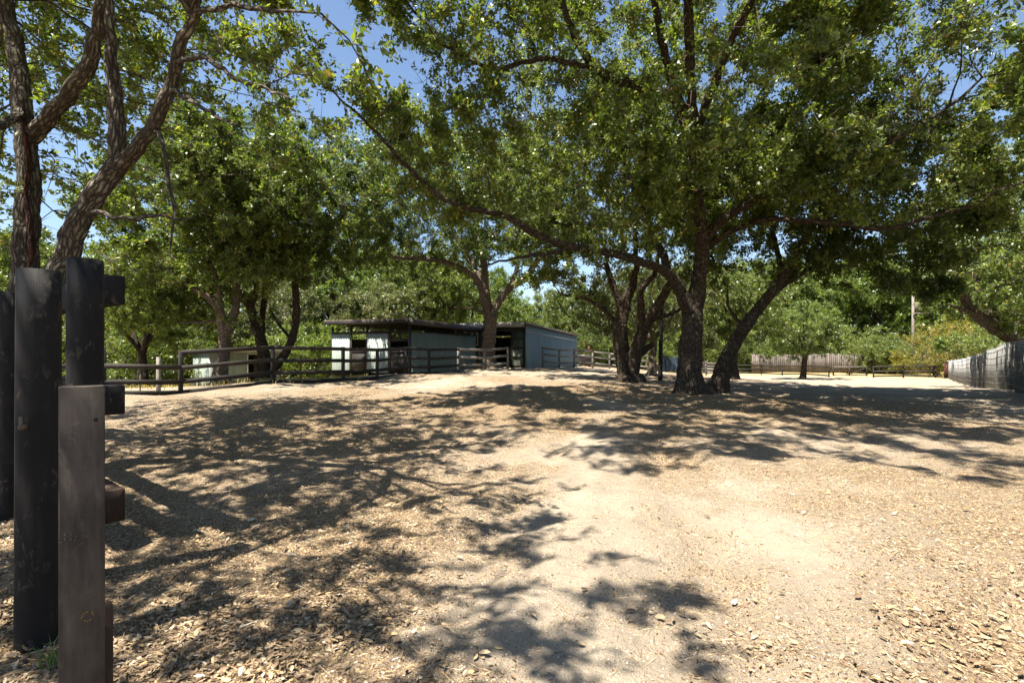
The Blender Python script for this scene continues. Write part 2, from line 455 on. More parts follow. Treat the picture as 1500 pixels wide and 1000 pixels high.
def ground_mat():
    m, nt, b = material('dusty_sandy_soil', 0.95, 0.08)
    g = N(nt, 'ShaderNodeNewGeometry').outputs['Position']
    lit = N(nt, 'ShaderNodeAttribute', attribute_name='litter').outputs['Fac']
    grs = N(nt, 'ShaderNodeAttribute', attribute_name='grass').outputs['Fac']
    n1 = noise(nt, 0.55, 6, g, 0.65); n2 = noise(nt, 7, 6, g, 0.7); n3 = noise(nt, 55, 4, g, 0.7); n4 = noise(nt, 240, 3, g, 0.6)
    dust = ramp(nt, math_node(nt, 'ADD', math_node(nt, 'MULTIPLY', n1, 0.5), math_node(nt, 'MULTIPLY', n2, 0.5)), [(0.3, (0.195, 0.16, 0.118)), (0.52, (0.315, 0.268, 0.205)), (0.72, (0.44, 0.388, 0.312))])
    dust = mixc(nt, ramp(nt, n4, [(0.30, (0.7, 0.7, 0.7)), (0.5, (0, 0, 0))]), dust, (0.12, 0.085, 0.055))
    dust = mixc(nt, ramp(nt, n3, [(0.62, (0, 0, 0)), (0.72, (0.6, 0.6, 0.6))]), dust, (0.55, 0.47, 0.36))
    # crumbled leaf fragments, trodden in
    vo = N(nt, 'ShaderNodeTexVoronoi'); vo.inputs['Scale'].default_value = 75; vo.inputs['Randomness'].default_value = 1
    nt.links.new(mapping(nt, g, (1, 1, 0.01)), vo.inputs['Vector'])
    vs = N(nt, 'ShaderNodeSeparateColor'); nt.links.new(vo.outputs['Color'], vs.inputs[0])
    frag = ramp(nt, vs.outputs[0], [(0.0, (0.06, 0.042, 0.027)), (0.35, (0.14, 0.095, 0.06)), (0.65, (0.27, 0.19, 0.11)), (0.88, (0.42, 0.31, 0.175)), (1.0, (0.5, 0.43, 0.32))])
    gate = math_node(nt, 'ADD', vs.outputs[1], math_node(nt, 'MULTIPLY', math_node(nt, 'SUBTRACT', n2, 0.5), 1.1))
    thr = math_node(nt, 'SUBTRACT', 1.04, math_node(nt, 'MULTIPLY', lit, 0.55))
    mask = N(nt, 'ShaderNodeMath', operation='GREATER_THAN'); nt.links.new(gate, mask.inputs[0]); nt.links.new(thr, mask.inputs[1])
    vc = N(nt, 'ShaderNodeTexVoronoi'); vc.inputs['Scale'].default_value = 210
    nt.links.new(mapping(nt, g, (1, 1, 0.01)), vc.inputs['Vector'])
    vcs = N(nt, 'ShaderNodeSeparateColor'); nt.links.new(vc.outputs['Color'], vcs.inputs[0])
    crumb = ramp(nt, vcs.outputs[0], [(0.0, (0.05, 0.034, 0.02)), (0.4, (0.14, 0.095, 0.055)), (0.8, (0.30, 0.21, 0.115)), (1.0, (0.42, 0.33, 0.2))])
    cg = math_node(nt, 'ADD', vcs.outputs[1], math_node(nt, 'MULTIPLY', math_node(nt, 'SUBTRACT', n2, 0.5), 1.3))
    cm = N(nt, 'ShaderNodeMath', operation='GREATER_THAN'); nt.links.new(cg, cm.inputs[0])
    nt.links.new(math_node(nt, 'SUBTRACT', 0.97, math_node(nt, 'MULTIPLY', lit, 0.75)), cm.inputs[1])
    soil = mixc(nt, math_node(nt, 'MULTIPLY', lit, 0.58), dust, (0.15, 0.116, 0.085))
    soil = mixc(nt, cm.outputs[0], soil, crumb)
    c = mixc(nt, mask.outputs[0], soil, frag)
    gcol = ramp(nt, math_node(nt, 'ADD', math_node(nt, 'MULTIPLY', n1, 0.5), math_node(nt, 'MULTIPLY', n2, 0.5)), [(0.35, (0.13, 0.12, 0.045)), (0.5, (0.33, 0.25, 0.10)), (0.68, (0.46, 0.36, 0.16))])
    c = mixc(nt, grs, c, gcol)
    nt.links.new(c, b.inputs['Base Color'])
    h = math_node(nt, 'ADD', math_node(nt, 'ADD', math_node(nt, 'MULTIPLY', n2, 1.0), math_node(nt, 'MULTIPLY', n3, 0.5)), math_node(nt, 'MULTIPLY', mask.outputs[0], 0.12))
    h = math_node(nt, 'ADD', h, math_node(nt, 'MULTIPLY', n4, 0.15))
    hv_ = N(nt, 'ShaderNodeTexVoronoi'); hv_.inputs['Scale'].default_value = 4.5
    wv_ = N(nt, 'ShaderNodeVectorMath', operation='ADD'); nzz = N(nt, 'ShaderNodeTexNoise'); nzz.inputs['Scale'].default_value = 9
    sc2 = N(nt, 'ShaderNodeVectorMath', operation='SCALE'); sc2.inputs['Scale'].default_value = 0.12
    nt.links.new(g, nzz.inputs['Vector']); nt.links.new(nzz.outputs['Color'], sc2.inputs[0]); nt.links.new(g, wv_.inputs[0]); nt.links.new(sc2.outputs[0], wv_.inputs[1])
    nt.links.new(mapping(nt, wv_.outputs[0], (1, 1, 0.01)), hv_.inputs['Vector'])
    dent = ramp(nt, hv_.outputs['Distance'], [(0.16, (0, 0, 0)), (0.30, (1, 1, 1)), (0.38, (0.8, 0.8, 0.8))])
    h = math_node(nt, 'ADD', h, math_node(nt, 'MULTIPLY', dent, 0.35))
    bump(nt, b, h, 0.9, 0.045)
    return m
M['ground'] = ground_mat()

# ------------------------------------------------------------------ ground
def axis(near, dens, far, grow):
    a = [0.0]; s = dens
    while a[-1] < far:
        a.append(a[-1] + s)
        if a[-1] > near: s *= grow
    return np.array(a)
ax = axis(4, 0.065, 900, 1.06); xs = np.concatenate([-ax[:0:-1], ax])
ay = axis(8, 0.06, 900, 1.045); by = axis(0.5, 0.3, 500, 1.2); ys = np.concatenate([-by[:0:-1], ay])
gx, gy = np.meshgrid(xs, ys)
gz = zf(gx, gy)
nx, ny = len(xs), len(ys)
idx = np.arange(nx * ny).reshape(ny, nx)
quads = np.stack([idx[:-1, :-1], idx[:-1, 1:], idx[1:, 1:], idx[1:, :-1]], -1).reshape(-1, 4)
sdv = (gx + 11.4) * -0.83 + (gy - 14.3) * 0.56
grassm = np.clip(ss(4, 12, sdv) * (1 - ss(-9, -4, gx)) * 0.9 + ss(36, 46, gy) * (1 - ss(-1, 3, gx)) + ss(58, 75, np.hypot(gx, gy)), 0, 1)
ground = link('ground', new_mesh('ground', np.stack([gx, gy, gz], -1).reshape(-1, 3), None, quads, True,
              {'litter': litter_density(gx, gy).ravel(), 'grass': grassm.ravel()}), M['ground'])
tag(ground, 'dusty sandy ground strewn with dry oak leaves', 'ground', kind='structure')

# ------------------------------------------------------------------ trees
def smooth_poly(pts, rad, step):
    """Catmull-Rom through limb points, resampled"""
    pts = np.array(pts, float); rad = np.array(rad, float)
    ext = np.vstack([2 * pts[0] - pts[1], pts, 2 * pts[-1] - pts[-2]])
    P_, R_ = [pts[0]], [rad[0]]
    for i in range(len(pts) - 1):
        p0, p1, p2, p3 = ext[i:i + 4]
        n = max(1, int(round(np.linalg.norm(p2 - p1) / step)))
        for k in range(1, n + 1):
            t = k / n
            P_.append(0.5 * (2 * p1 + (p2 - p0) * t + (2 * p0 - 5 * p1 + 4 * p2 - p3) * t * t + (3 * p1 - p0 - 3 * p2 + p3) * t ** 3))
            R_.append(rad[i] + (rad[i + 1] - rad[i]) * t)
    return np.array(P_), np.array(R_)

def ellipsoid_attractors(ells, n_clumps, per, sig, rg):
    vol = np.array([np.prod(e[3:6]) for e in ells]); pick = rg.choice(len(ells), n_clumps, p=vol / vol.sum())
    d = rg.normal(size=(n_clumps, 3)); d /= np.linalg.norm(d, axis=1)[:, None]
    rr = rg.uniform(0.12, 1, n_clumps) ** 0.45
    e = np.array(ells)[pick]
    c = e[:, :3] + d * rr[:, None] * e[:, 3:6]
    a = np.repeat(c, per, 0) + rg.normal(size=(n_clumps * per, 3)) * sig * np.array([1.25, 1.25, 0.8])
    return a

def grow_tree(limbs, attr, step, seed, iters=70, kill=1.3, tip_r=0.006):
    """limbs: list of (parent limb or None, points, radii). Returns nodes, parents, radii, limb flag"""
    rg = np.random.default_rng(seed)
    pos, par, lr = [], [], []
    for pts, rad in limbs:
        p, r = smooth_poly(pts, rad, step * 0.55)
        if pos:
            A = np.array(pos); j = int(np.argmin(((A - p[0]) ** 2).sum(1)))
            start = 1 if np.linalg.norm(A[j] - p[0]) < step * 1.2 else 0
        else: j, start = -1, 0
        prev = j
        for k in range(start, len(p)):
            q = p[k] + (rg.normal(size=3) * step * 0.045 if k else 0)
            pos.append(q); par.append(prev); lr.append(r[k]); prev = len(pos) - 1
    nl = len(pos)
    pos = np.array(pos); par = list(par)
    A = attr.copy()
    def nearest(A, B):
        best = np.full(len(A), 1e9); bi = np.zeros(len(A), int)
        for s in range(0, len(B), 400):
            d = ((A[:, None, :] - B[None, s:s + 400]) ** 2).sum(2)
            j = d.argmin(1); m = d[np.arange(len(A)), j]; u = m < best
            best[u] = m[u]; bi[u] = j[u] + s
        return best, bi
    # keep growth off the lowest trunk
    ok = np.array([i for i in range(nl) if lr[i] < max(lr) * 0.72]) if nl > 4 else np.arange(nl)
    d, bi = nearest(A, pos[ok]); bi = ok[bi]
    for it in range(iters):
        alive = d > (kill * step) ** 2
        A, d, bi = A[alive], d[alive], bi[alive]
        if len(A) == 0: break
        v = A - pos[bi]; v /= np.linalg.norm(v, axis=1)[:, None]
        acc = np.zeros((len(pos), 3)); np.add.at(acc, bi, v)
        src = np.unique(bi)
        dr = acc[src]; dr /= (np.linalg.norm(dr, axis=1)[:, None] + 1e-9)
        dr += rg.normal(size=dr.shape) * 0.22
        pd = pos[src] - pos[np.maximum(np.array(par)[src], 0)]
        pd /= (np.linalg.norm(pd, axis=1)[:, None] + 1e-9)
        dr += pd * 0.35
        dr /= np.linalg.norm(dr, axis=1)[:, None]
        new = pos[src] + dr * step
        base = len(pos)
        pos = np.vstack([pos, new]); par += list(src)
        d2, j2 = nearest(A, new); u = d2 < d
        d = np.where(u, d2, d); bi = np.where(u, j2 + base, bi)
    par = np.array(par)
    n = len(pos)
    acc = np.zeros(n); nch = np.bincount(par[par >= 0], minlength=n)
    e = 2.35
    r = np.zeros(n)
    for i in range(n - 1, -1, -1):
        if nch[i] == 0: acc[i] = tip_r ** e
        r[i] = acc[i] ** (1 / e)
        if par[i] >= 0: acc[par[i]] += acc[i]
    lr = np.array(lr)
    cap = np.interp(r, [0, 0.05, 1], [0, 0.05, 0.16])
    r = cap
    r[:nl] = np.maximum(lr, np.minimum(r[:nl], lr * 1.05))
    for i in range(nl, n): r[i] = min(r[i], r[par[i]] * 0.92)
    return pos, par, r, nl, nch

def tubes(pos, par, r, lo, hi, seed, flare=None, nl=0):
    """tapering limbs for all chains with radius in [lo, hi)"""
    n = len(pos); rg = np.random.default_rng(seed)
    kids = [[] for _ in range(n)]
    for i in range(n):
        if par[i] >= 0: kids[par[i]].append(i)
    main = np.full(n, -1)
    for i in range(n):
        if kids[i]: main[i] = max(kids[i], key=lambda c: r[c])
    V, Q, BK = [], [], []
    off = 0
    for i in range(n):
        p = par[i]
        if p >= 0 and main[p] == i: continue
        ch = [i]
        while main[ch[-1]] >= 0: ch.append(main[ch[-1]])
        pts = pos[ch]; rr = r[ch].copy()
        if p >= 0:
            pts = np.vstack([pos[p], pts]); rr = np.concatenate([[min(rr[0] * 1.25, r[p])], rr])
        m = (rr >= lo) & (rr < hi)
        if m.sum() < 1: continue
        a = max(int(np.argmax(m)) - 1, 0); bnd = len(m) - int(np.argmax(m[::-1]))
        if lo > 0: bnd = min(bnd + 1, len(m))
        pts, rr = pts[a:bnd], rr[a:bnd]
        if len(pts) < 2: continue
        t = np.gradient(pts, axis=0); t /= np.linalg.norm(t, axis=1)[:, None] + 1e-9
        rm = rr.max()
        sides = 18 if rm > 0.16 else 10 if rm > 0.07 else 6 if rm > 0.025 else 4 if rm > 0.012 else 3
        if rm > 0.1:                      # finer rings on thick limbs
            k = 3
            tt = np.linspace(0, len(pts) - 1, (len(pts) - 1) * k + 1)
            pts = np.stack([np.interp(tt, np.arange(len(pts)), pts[:, c]) for c in range(3)], 1)
            rr = np.interp(tt, np.arange(len(rr)), rr)
            t = np.gradient(pts, axis=0); t /= np.linalg.norm(t, axis=1)[:, None] + 1e-9
        up = np.array([0.31, 0.95, 0.02])
        x = np.cross(t, up); x /= np.linalg.norm(x, axis=1)[:, None] + 1e-9
        y = np.cross(t, x)
        an = np.linspace(0, 2 * np.pi, sides, endpoint=False)
        L = np.concatenate([[0], np.cumsum(np.linalg.norm(np.diff(pts, axis=0), axis=1))])
        ro = np.repeat(rr[:, None], sides, 1)
        if rm > 0.05:
            ph = rg.uniform(0, 6.28, 6)
            lob = 0.09 * np.sin(2 * an[None] + ph[0] + L[:, None] * 0.9) + 0.07 * np.sin(3 * an[None] + ph[1] - L[:, None] * 1.7) + 0.05 * np.sin(5 * an[None] + ph[2] + L[:, None] * 2.6)
            ro = ro * (1 + lob + rg.normal(size=ro.shape) * 0.035)
            if flare is not None and p < 0:
                hgt = np.clip(pts[:, 2] - flare, 0, None)
                fl = np.exp(-hgt / 0.30)[:, None]
                ro = ro * (1 + fl * (0.38 + 0.6 * np.maximum(0, np.sin(4 * an[None] + ph[3]))))
        ring = pts[:, None] + (x[:, None] * np.cos(an)[None, :, None] + y[:, None] * np.sin(an)[None, :, None]) * ro[..., None]
        V.append(ring.reshape(-1, 3))
        h = rg.uniform(0, 20)
        bk = np.stack([np.cos(an)[None] * rr[:, None], np.sin(an)[None] * rr[:, None], np.repeat((L + h)[:, None], sides, 1)], -1)
        BK.append(bk.reshape(-1, 3))
        k = np.arange(len(pts) - 1)[:, None] * sides
        s0 = np.arange(sides)[None]; s1 = (np.arange(sides)[None] + 1) % sides
        Q.append(np.stack([off + k + s0, off + k + s1, off + k + sides + s1, off + k + sides + s0], -1).reshape(-1, 4))
        off += len(pts) * sides
    if not V: return None
    return new_mesh('limbs', np.concatenate(V), None, np.concatenate(Q), True, {'bk': np.concatenate(BK)})

def leaf_mesh(base, axis_, nrm, length, width, rnd, shape=4):
    """leaf blades: base point, direction, face normal per leaf"""
    n = len(base)
    axis_ = axis_ / (np.linalg.norm(axis_, axis=1)[:, None] + 1e-9)
    side = np.cross(nrm, axis_); side /= np.linalg.norm(side, axis=1)[:, None] + 1e-9
    nr = np.cross(axis_, side)
    L = length[:, None]; W = width[:, None]
    if shape == 3:
        v = np.stack([base, base + axis_ * L + side * W * 0.5, base + axis_ * L * 0.85 - side * W * 0.55], 1)
        tri = np.array([[0, 1, 2]])
    elif shape == 4:
        mid = base + axis_ * L * 0.48
        v = np.stack([base, mid + side * W * 0.5 + nr * W * 0.14, base + axis_ * L - nr * L * 0.06, mid - side * W * 0.5 + nr * W * 0.14], 1)
        tri = np.array([[0, 1, 2], [0, 2, 3]])
    else:
        m1 = base + axis_ * L * 0.3; m2 = base + axis_ * L * 0.72
        v = np.stack([base, m1 + side * W * 0.44 + nr * W * 0.13, m2 + side * W * 0.42 + nr * W * 0.10, base + axis_ * L - nr * L * 0.08, m2 - side * W * 0.42 + nr * W * 0.10, m1 - side * W * 0.44 + nr * W * 0.13], 1)
        tri = np.array([[0, 1, 2], [0, 2, 3], [0, 3, 4], [0, 4, 5]])
    k = v.shape[1]
    T = (np.arange(n)[:, None, None] * k + tri[None]).reshape(-1, 3)
    return new_mesh('leaves', v.reshape(-1, 3), T, None, False, {'rnd': np.repeat(rnd, k)})

def vnoise3(p, scale, seed):
    return (vnoise(p[:, 0] + seed % 97, p[:, 1] + 0.7 * p[:, 2], scale, 2) + vnoise(p[:, 2] * 1.3 + seed % 53, p[:, 0] - 0.6 * p[:, 1], scale, 2)) * 1.6

def foliage(pos, par, r, nl, n_leaves, llen, rg, twig_len=0.42, shape=4, center=None, thr=0.02):
    thin = np.where((r < thr) & (np.arange(len(r)) >= nl))[0]
    per = 16
    nt = n_leaves // per
    nk = np.bincount(par[par >= 0], minlength=len(r))
    wt = np.where(nk[thin] == 0, 3.0, 1.0) * np.exp(1.1 * vnoise3(pos[thin] + 31.0, 1.5, len(r)))
    src = rg.choice(thin, nt, p=wt / wt.sum())
    d0 = pos[src] - pos[np.maximum(par[src], 0)]; d0 /= np.linalg.norm(d0, axis=1)[:, None] + 1e-9
    d = d0 * 0.7 + rg.normal(size=(nt, 3)) * 0.75 + np.array([0, 0, 0.22])
    d /= np.linalg.norm(d, axis=1)[:, None]
    L = twig_len * rg.uniform(0.5, 1.25, nt)
    b = pos[src] + (pos[np.maximum(par[src], 0)] - pos[src]) * rg.uniform(0, 1, nt)[:, None]
    # twigs
    tip = b + d * L[:, None] + rg.normal(size=(nt, 3)) * 0.03
    x = np.cross(d, [0.2, 0.3, 0.9]); x /= np.linalg.norm(x, axis=1)[:, None] + 1e-9; y = np.cross(d, x)
    tr = 0.0055
    vs = []
    for k in range(3):
        a = 2 * np.pi * k / 3; vs.append(b + (x * np.cos(a) + y * np.sin(a)) * tr)
    vs.append(tip)
    tv = np.stack(vs, 1).reshape(-1, 3)
    tt = (np.arange(nt)[:, None, None] * 4 + np.array([[0, 1, 3], [1, 2, 3], [2, 0, 3]])[None]).reshape(-1, 3)
    nb = nt // 4
    sb_ = rg.choice(np.where((r < 0.03) & (np.arange(len(r)) >= nl))[0], nb)
    bd = rg.normal(size=(nb, 3)); bd /= np.linalg.norm(bd, axis=1)[:, None]; bl = twig_len * rg.uniform(0.6, 2.0, nb)
    bx_ = np.cross(bd, [0.2, 0.3, 0.9]); bx_ /= np.linalg.norm(bx_, axis=1)[:, None] + 1e-9; by2 = np.cross(bd, bx_)
    vb = [pos[sb_] + (bx_ * np.cos(2 * np.pi * k / 3) + by2 * np.sin(2 * np.pi * k / 3)) * tr * 1.1 for k in range(3)] + [pos[sb_] + bd * bl[:, None]]
    tv = np.vstack([tv, np.stack(vb, 1).reshape(-1, 3)])
    tt = np.vstack([tt, nt * 4 + (np.arange(nb)[:, None, None] * 4 + np.array([[0, 1, 3], [1, 2, 3], [2, 0, 3]])[None]).reshape(-1, 3)])
    # leaves alternate along the twig
    f = np.linspace(0.12, 1.05, per)[None] + rg.uniform(-0.05, 0.05, (nt, per))
    lb = (b[:, None] + d[:, None] * (L[:, None] * f)[..., None]).reshape(-1, 3)
    sp = rg.normal(size=(nt, per, 3)); D = d[:, None]
    sp = sp - D * (sp * D).sum(2, keepdims=True); sp /= np.linalg.norm(sp, axis=2)[..., None] + 1e-9
    ad = (D * 0.55 + sp * 0.9 + np.array([0, 0, -0.12])).reshape(-1, 3)
    nrm = (rg.normal(size=(nt * per, 3)) * 0.72 + np.array([-0.34, -0.34, 0.8]))
    ll = llen * rg.uniform(0.6, 1.25, nt * per)
    clump = np.repeat(rg.normal(size=nt) * 0.13, per)
    rnd = np.clip(rg.beta(2.0, 2.3, nt * per) * 0.82 + clump + 0.03, 0, 0.955)
    old = rg.uniform(size=nt * per) < 0.012; rnd[old] = 1.0
    return leaf_mesh(lb, ad, nrm, ll, ll * 0.52, rnd, shape), new_mesh('twigs', tv, tt)

def make_tree(name, label, limbs, ells, seed, n_leaves, llen, step=0.32, clumps=160, per=12, sig=0.5, bark='bark', leaf='leaf',
              shape=4, group=None, twig_len=0.36, cat='tree', origin=None, clear=None):
    rg = np.random.default_rng(seed)
    attr = ellipsoid_attractors(ells, clumps, per, sig, rg)
    gnd = limbs[0][0][0][2]
    attr = attr[attr[:, 2] > gnd + 0.25]
    if clear is not None: attr = attr[~clear(attr)]
    pos, par, r, nl, nch = grow_tree(limbs, attr, step, seed)
    o = np.array(limbs[0][0][0]) if origin is None else np.array(origin)
    pos = pos - o
    root = empty(name, tuple(o))
    tag(root, label, cat, group)
    tr = tubes(pos, par, r, 0.045, 9, seed, flare=0.15, nl=nl)
    link('trunk', tr, M[bark], root)
    br = tubes(pos, par, r, 0.0, 0.045, seed + 1)
    if br: link('branches', br, M[bark], root)
    lv, tw = foliage(pos, par, r, nl, n_leaves, llen, rg, twig_len, shape)
    c = link('crown', lv, M[leaf], root)
    link('twigs', tw, M['twig'], c)
    return root

def G(p):
    p = np.array(p, float); p[2] = float(zf(p[0], p[1])) - 0.12; return p

# --- the great spreading oak
b0 = G(P(1013, 582, 15.6))
def px(*a): return [P(*q) for q in a]
oak = make_tree('oak_tree', 'great spreading oak, thickest dark trunk, beside the leaning trunk', [
    ([b0] + px((1011, 545, 15.6), (1013, 495, 15.6), (1013, 455, 15.6)), (0.36, 0.31, 0.30, 0.28)),
    (px((1010, 460, 15.6), (990, 415, 15.4), (972, 396, 15.2), (934, 382, 14.8), (894, 371, 14.4), (840, 362, 13.8), (792, 346, 13.2), (740, 318, 12.6), (660, 296, 12.0), (600, 248, 11.6), (552, 196, 11.2), (505, 150, 11.0)),
     (0.22, 0.17, 0.14, 0.12, 0.11, 0.095, 0.085, 0.072, 0.06, 0.048, 0.035, 0.022)),
    (px((1015, 460, 15.6), (1024, 405, 15.5), (1029, 362, 15.2), (1022, 300, 14.6), (1006, 225, 13.8), (994, 152, 13.0), (940, 128, 12.5), (880, 104, 12.0), (835, 40, 11.4), (818, -40, 11.0)),
     (0.24, 0.21, 0.19, 0.17, 0.15, 0.13, 0.11, 0.095, 0.075, 0.05)),
    (px((1028, 366, 15.3), (1072, 338, 15.0), (1130, 322, 14.4), (1229, 328, 13.6), (1296, 336, 13.2), (1370, 316, 12.8), (1430, 300, 12.4)), (0.13, 0.10, 0.08, 0.065, 0.055, 0.04, 0.025)),
    (px((1026, 355, 15.2), (1062, 320, 14.6), (1120, 285, 13.8), (1199, 252, 13.0), (1254, 235, 12.6), (1330, 195, 12.2), (1400, 150, 11.8)), (0.15, 0.12, 0.10, 0.08, 0.07, 0.05, 0.03)),
    (px((994, 152, 13.0), (970, 60, 12.4), (955, -20, 11.8), (930, -140, 11.0)), (0.12, 0.10, 0.08, 0.05)),
    (px((1006, 230, 13.8), (1050, 110, 12.4), (1100, 0, 11.2), (1160, -120, 10.4)), (0.12, 0.10, 0.075, 0.045)),
    (px((880, 104, 12.0), (800, 85, 11.4), (720, 100, 11), (640, 60, 10.6)), (0.07, 0.06, 0.045, 0.03)),
    (px((985, 410, 15.6), (960, 350, 17.0), (930, 280, 18.4), (900, 200, 19.0)), (0.14, 0.12, 0.09, 0.05)),
    (px((1022, 300, 14.6), (1010, 60, 12.0), (1000, -220, 9.8), (960, -520, 8.4), (930, -860, 6.2)), (0.13, 0.11, 0.08, 0.055, 0.03)),
    (px((840, 362, 13.8), (800, 372, 13.4), (760, 376, 13.0), (700, 392, 12.8)), (0.06, 0.05, 0.035, 0.02)),
], [(5.5, 14, 9.2, 6.8, 6.2, 4.4), (11.4, 11.4, 7.0, 5.2, 3.4, 2.9), (-1.5, 12.4, 8.8, 3.8, 3.4, 4.0), (1.6, 7.6, 12.0, 4.2, 2.6, 2.0), (4.6, 5.4, 12.2, 5.2, 2.2, 1.7), (-4.2, 11.0, 13.4, 3.0, 2.6, 1.5), (-2.0, 6.4, 12.2, 3.8, 2.6, 1.7)],  # the highest lobes lie out of view, added to shade the ground
   11, 450000, 0.118, shape=3, step=0.34, clumps=600, per=10, sig=0.38)

# --- leaning trunk beside it
b1 = G(P(1049, 574, 17.8))
make_tree('oak_tree', 'oak with single trunk leaning away from the great oak', [
    ([b1] + px((1060, 535, 17.7), (1076, 503, 17.6), (1097, 470, 17.4), (1123, 437, 17.2), (1146, 404, 17.0), (1166, 374, 16.8)), (0.25, 0.23, 0.22, 0.21, 0.19, 0.17, 0.14)),
    (px((1166, 374, 16.8), (1190, 330, 16.4), (1230, 290, 16), (1280, 262, 15.6)), (0.13, 0.10, 0.075, 0.04)),
    (px((1123, 437, 17.2), (1160, 410, 17.6), (1215, 380, 18), (1270, 372, 18.4)), (0.09, 0.075, 0.055, 0.03)),
    (px((1146, 404, 17.0), (1135, 350, 17.6), (1120, 300, 18)), (0.09, 0.075, 0.05)),
    (px((1090, 480, 17.5), (1068, 452, 17.7), (1066, 430, 18.0)), (0.07, 0.055, 0.03)),
], [(10.2, 17.4, 7.2, 4.2, 3.6, 2.8), (13.0, 17, 5.6, 3.6, 3, 2.0), (8.5, 18.5, 5.0, 1.8, 2, 1.2)], 12, 110000, 0.136, shape=3, clumps=210, per=10, sig=0.5, leaf='leaf_dark')

# --- twin-stemmed oak
b2 = G(P(920, 560, 22.3))
make_tree('oak_tree', 'twin-stemmed dark oak splitting low with a sawn stub', [
    ([b2] + px((915, 535, 22.3), (909, 505, 22.3), (910, 470, 22.3), (914, 448, 22.3), (925, 420, 22.2), (932, 395, 22)), (0.42, 0.33, 0.31, 0.26, 0.23, 0.18, 0.14)),
    (px((922, 552, 22.3), (930, 520, 22.2), (937, 495, 22.1), (953, 466, 21.9), (972, 434, 21.6), (985, 405, 21.3)), (0.34, 0.29, 0.26, 0.22, 0.19, 0.14)),
    (px((907, 492, 22.3), (900, 472, 22.4), (876, 447, 22.6), (848, 434, 22.8), (820, 432, 23)), (0.15, 0.12, 0.10, 0.075, 0.04)),
    (px((910, 455, 22.3), (902, 428, 22.4), (891, 397, 22.6), (885, 360, 22.8), (870, 320, 23)), (0.15, 0.13, 0.11, 0.09, 0.05)),
    (px((938, 490, 22.1), (939, 455, 22.0), (939, 425, 21.8), (958, 403, 21.4), (965, 370, 21.2)), (0.17, 0.16, 0.14, 0.11, 0.07)),
    (px((937, 520, 22.2), (946, 511, 22.2), (957, 503, 22.2)), (0.16, 0.14, 0.12)),
    (px((950, 472, 21.9), (985, 458, 21.6), (1020, 440, 21.4)), (0.10, 0.08, 0.05)),
    (px((932, 395, 22), (930, 340, 22), (920, 280, 21.8)), (0.12, 0.1, 0.06)),
], [(4.6, 22.6, 8.4, 5.6, 4.6, 3.2), (2.6, 23, 5.2, 2.6, 2.4, 1.3)], 13, 115000, 0.14, shape=3, clumps=240, per=10, sig=0.5, leaf='leaf_dark')

# --- oak by the rail fence, in front of the barn
b3 = G(P(716, 546, 32))
make_tree('oak_tree', 'broad oak with stout trunk at the end of the rail fence before the barn', [
    ([b3] + px((716, 515, 32), (717, 485, 32), (717, 462, 32)), (0.52, 0.38, 0.37, 0.4)),
    (px((715, 465, 32), (708, 435, 31.8), (697, 408, 31.4), (672, 390, 31), (630, 380, 30.5), (590, 378, 30), (565, 372, 29.6)), (0.27, 0.23, 0.2, 0.17, 0.14, 0.10, 0.06)),
    (px((716, 463, 32), (712, 425, 32), (708, 385, 32), (703, 345, 32), (690, 300, 32), (680, 250, 32)), (0.25, 0.22, 0.2, 0.16, 0.12, 0.07)),
    (px((719, 464, 32), (732, 440, 32), (748, 420, 31.8), (770, 407, 31.4), (782, 390, 31), (800, 362, 30.6), (815, 330, 30)), (0.27, 0.24, 0.22, 0.19, 0.16, 0.11, 0.07)),
    (px((745, 423, 31.8), (757, 395, 32.2), (762, 370, 32.6), (775, 330, 33)), (0.15, 0.13, 0.10, 0.06)),
    (px((712, 425, 32), (690, 380, 33.4), (660, 330, 34.4), (640, 280, 35)), (0.15, 0.13, 0.10, 0.06)),
    (px((714, 458, 31.9), (690, 452, 31), (665, 450, 30.4)), (0.10, 0.06, 0.03)),
], [(-4.0, 32, 10.8, 8.2, 6.0, 4.2), (-8.0, 31, 8.6, 4.0, 4.0, 2.2), (1.6, 32, 10, 3.0, 4.0, 2.6)], 14, 140000, 0.165, shape=3, step=0.42, clumps=300, per=10, sig=0.65, bark='bark_pale', twig_len=0.5)

# --- pair of oaks behind the rail fence
b4 = G(P(325, 563, 21.5))
make_tree('oak_tree', 'oak with short pale trunk before the shed, forking low behind the rail fence', [
    ([b4] + px((323, 540, 21.5), (328, 510, 21.5), (327, 488, 21.5), (325, 470, 21.5)), (0.30, 0.24, 0.22, 0.2, 0.17)),
    (px((327, 485, 21.5), (322, 455, 21.5), (305, 435, 21.4), (285, 425, 21.2), (262, 405, 21)), (0.19, 0.16, 0.13, 0.10, 0.05)),
    (px((328, 492, 21.5), (340, 470, 21.6), (346, 445, 21.8), (348, 415, 22), (338, 370, 22)), (0.2, 0.17, 0.14, 0.11, 0.06)),
    (px((322, 458, 21.5), (320, 420, 21.2), (308, 380, 21), (300, 330, 21)), (0.13, 0.11, 0.09, 0.05)),
    (px((310, 470, 21.5), (280, 473, 21.3), (258, 470, 21)), (0.06, 0.045, 0.02)),
], [(-13.0, 21.5, 6.6, 4.4, 3.6, 3.4)], 15, 100000, 0.14, shape=3, clumps=190, per=10, sig=0.52, bark='bark_pale')
b5 = G(P(393, 558, 24))
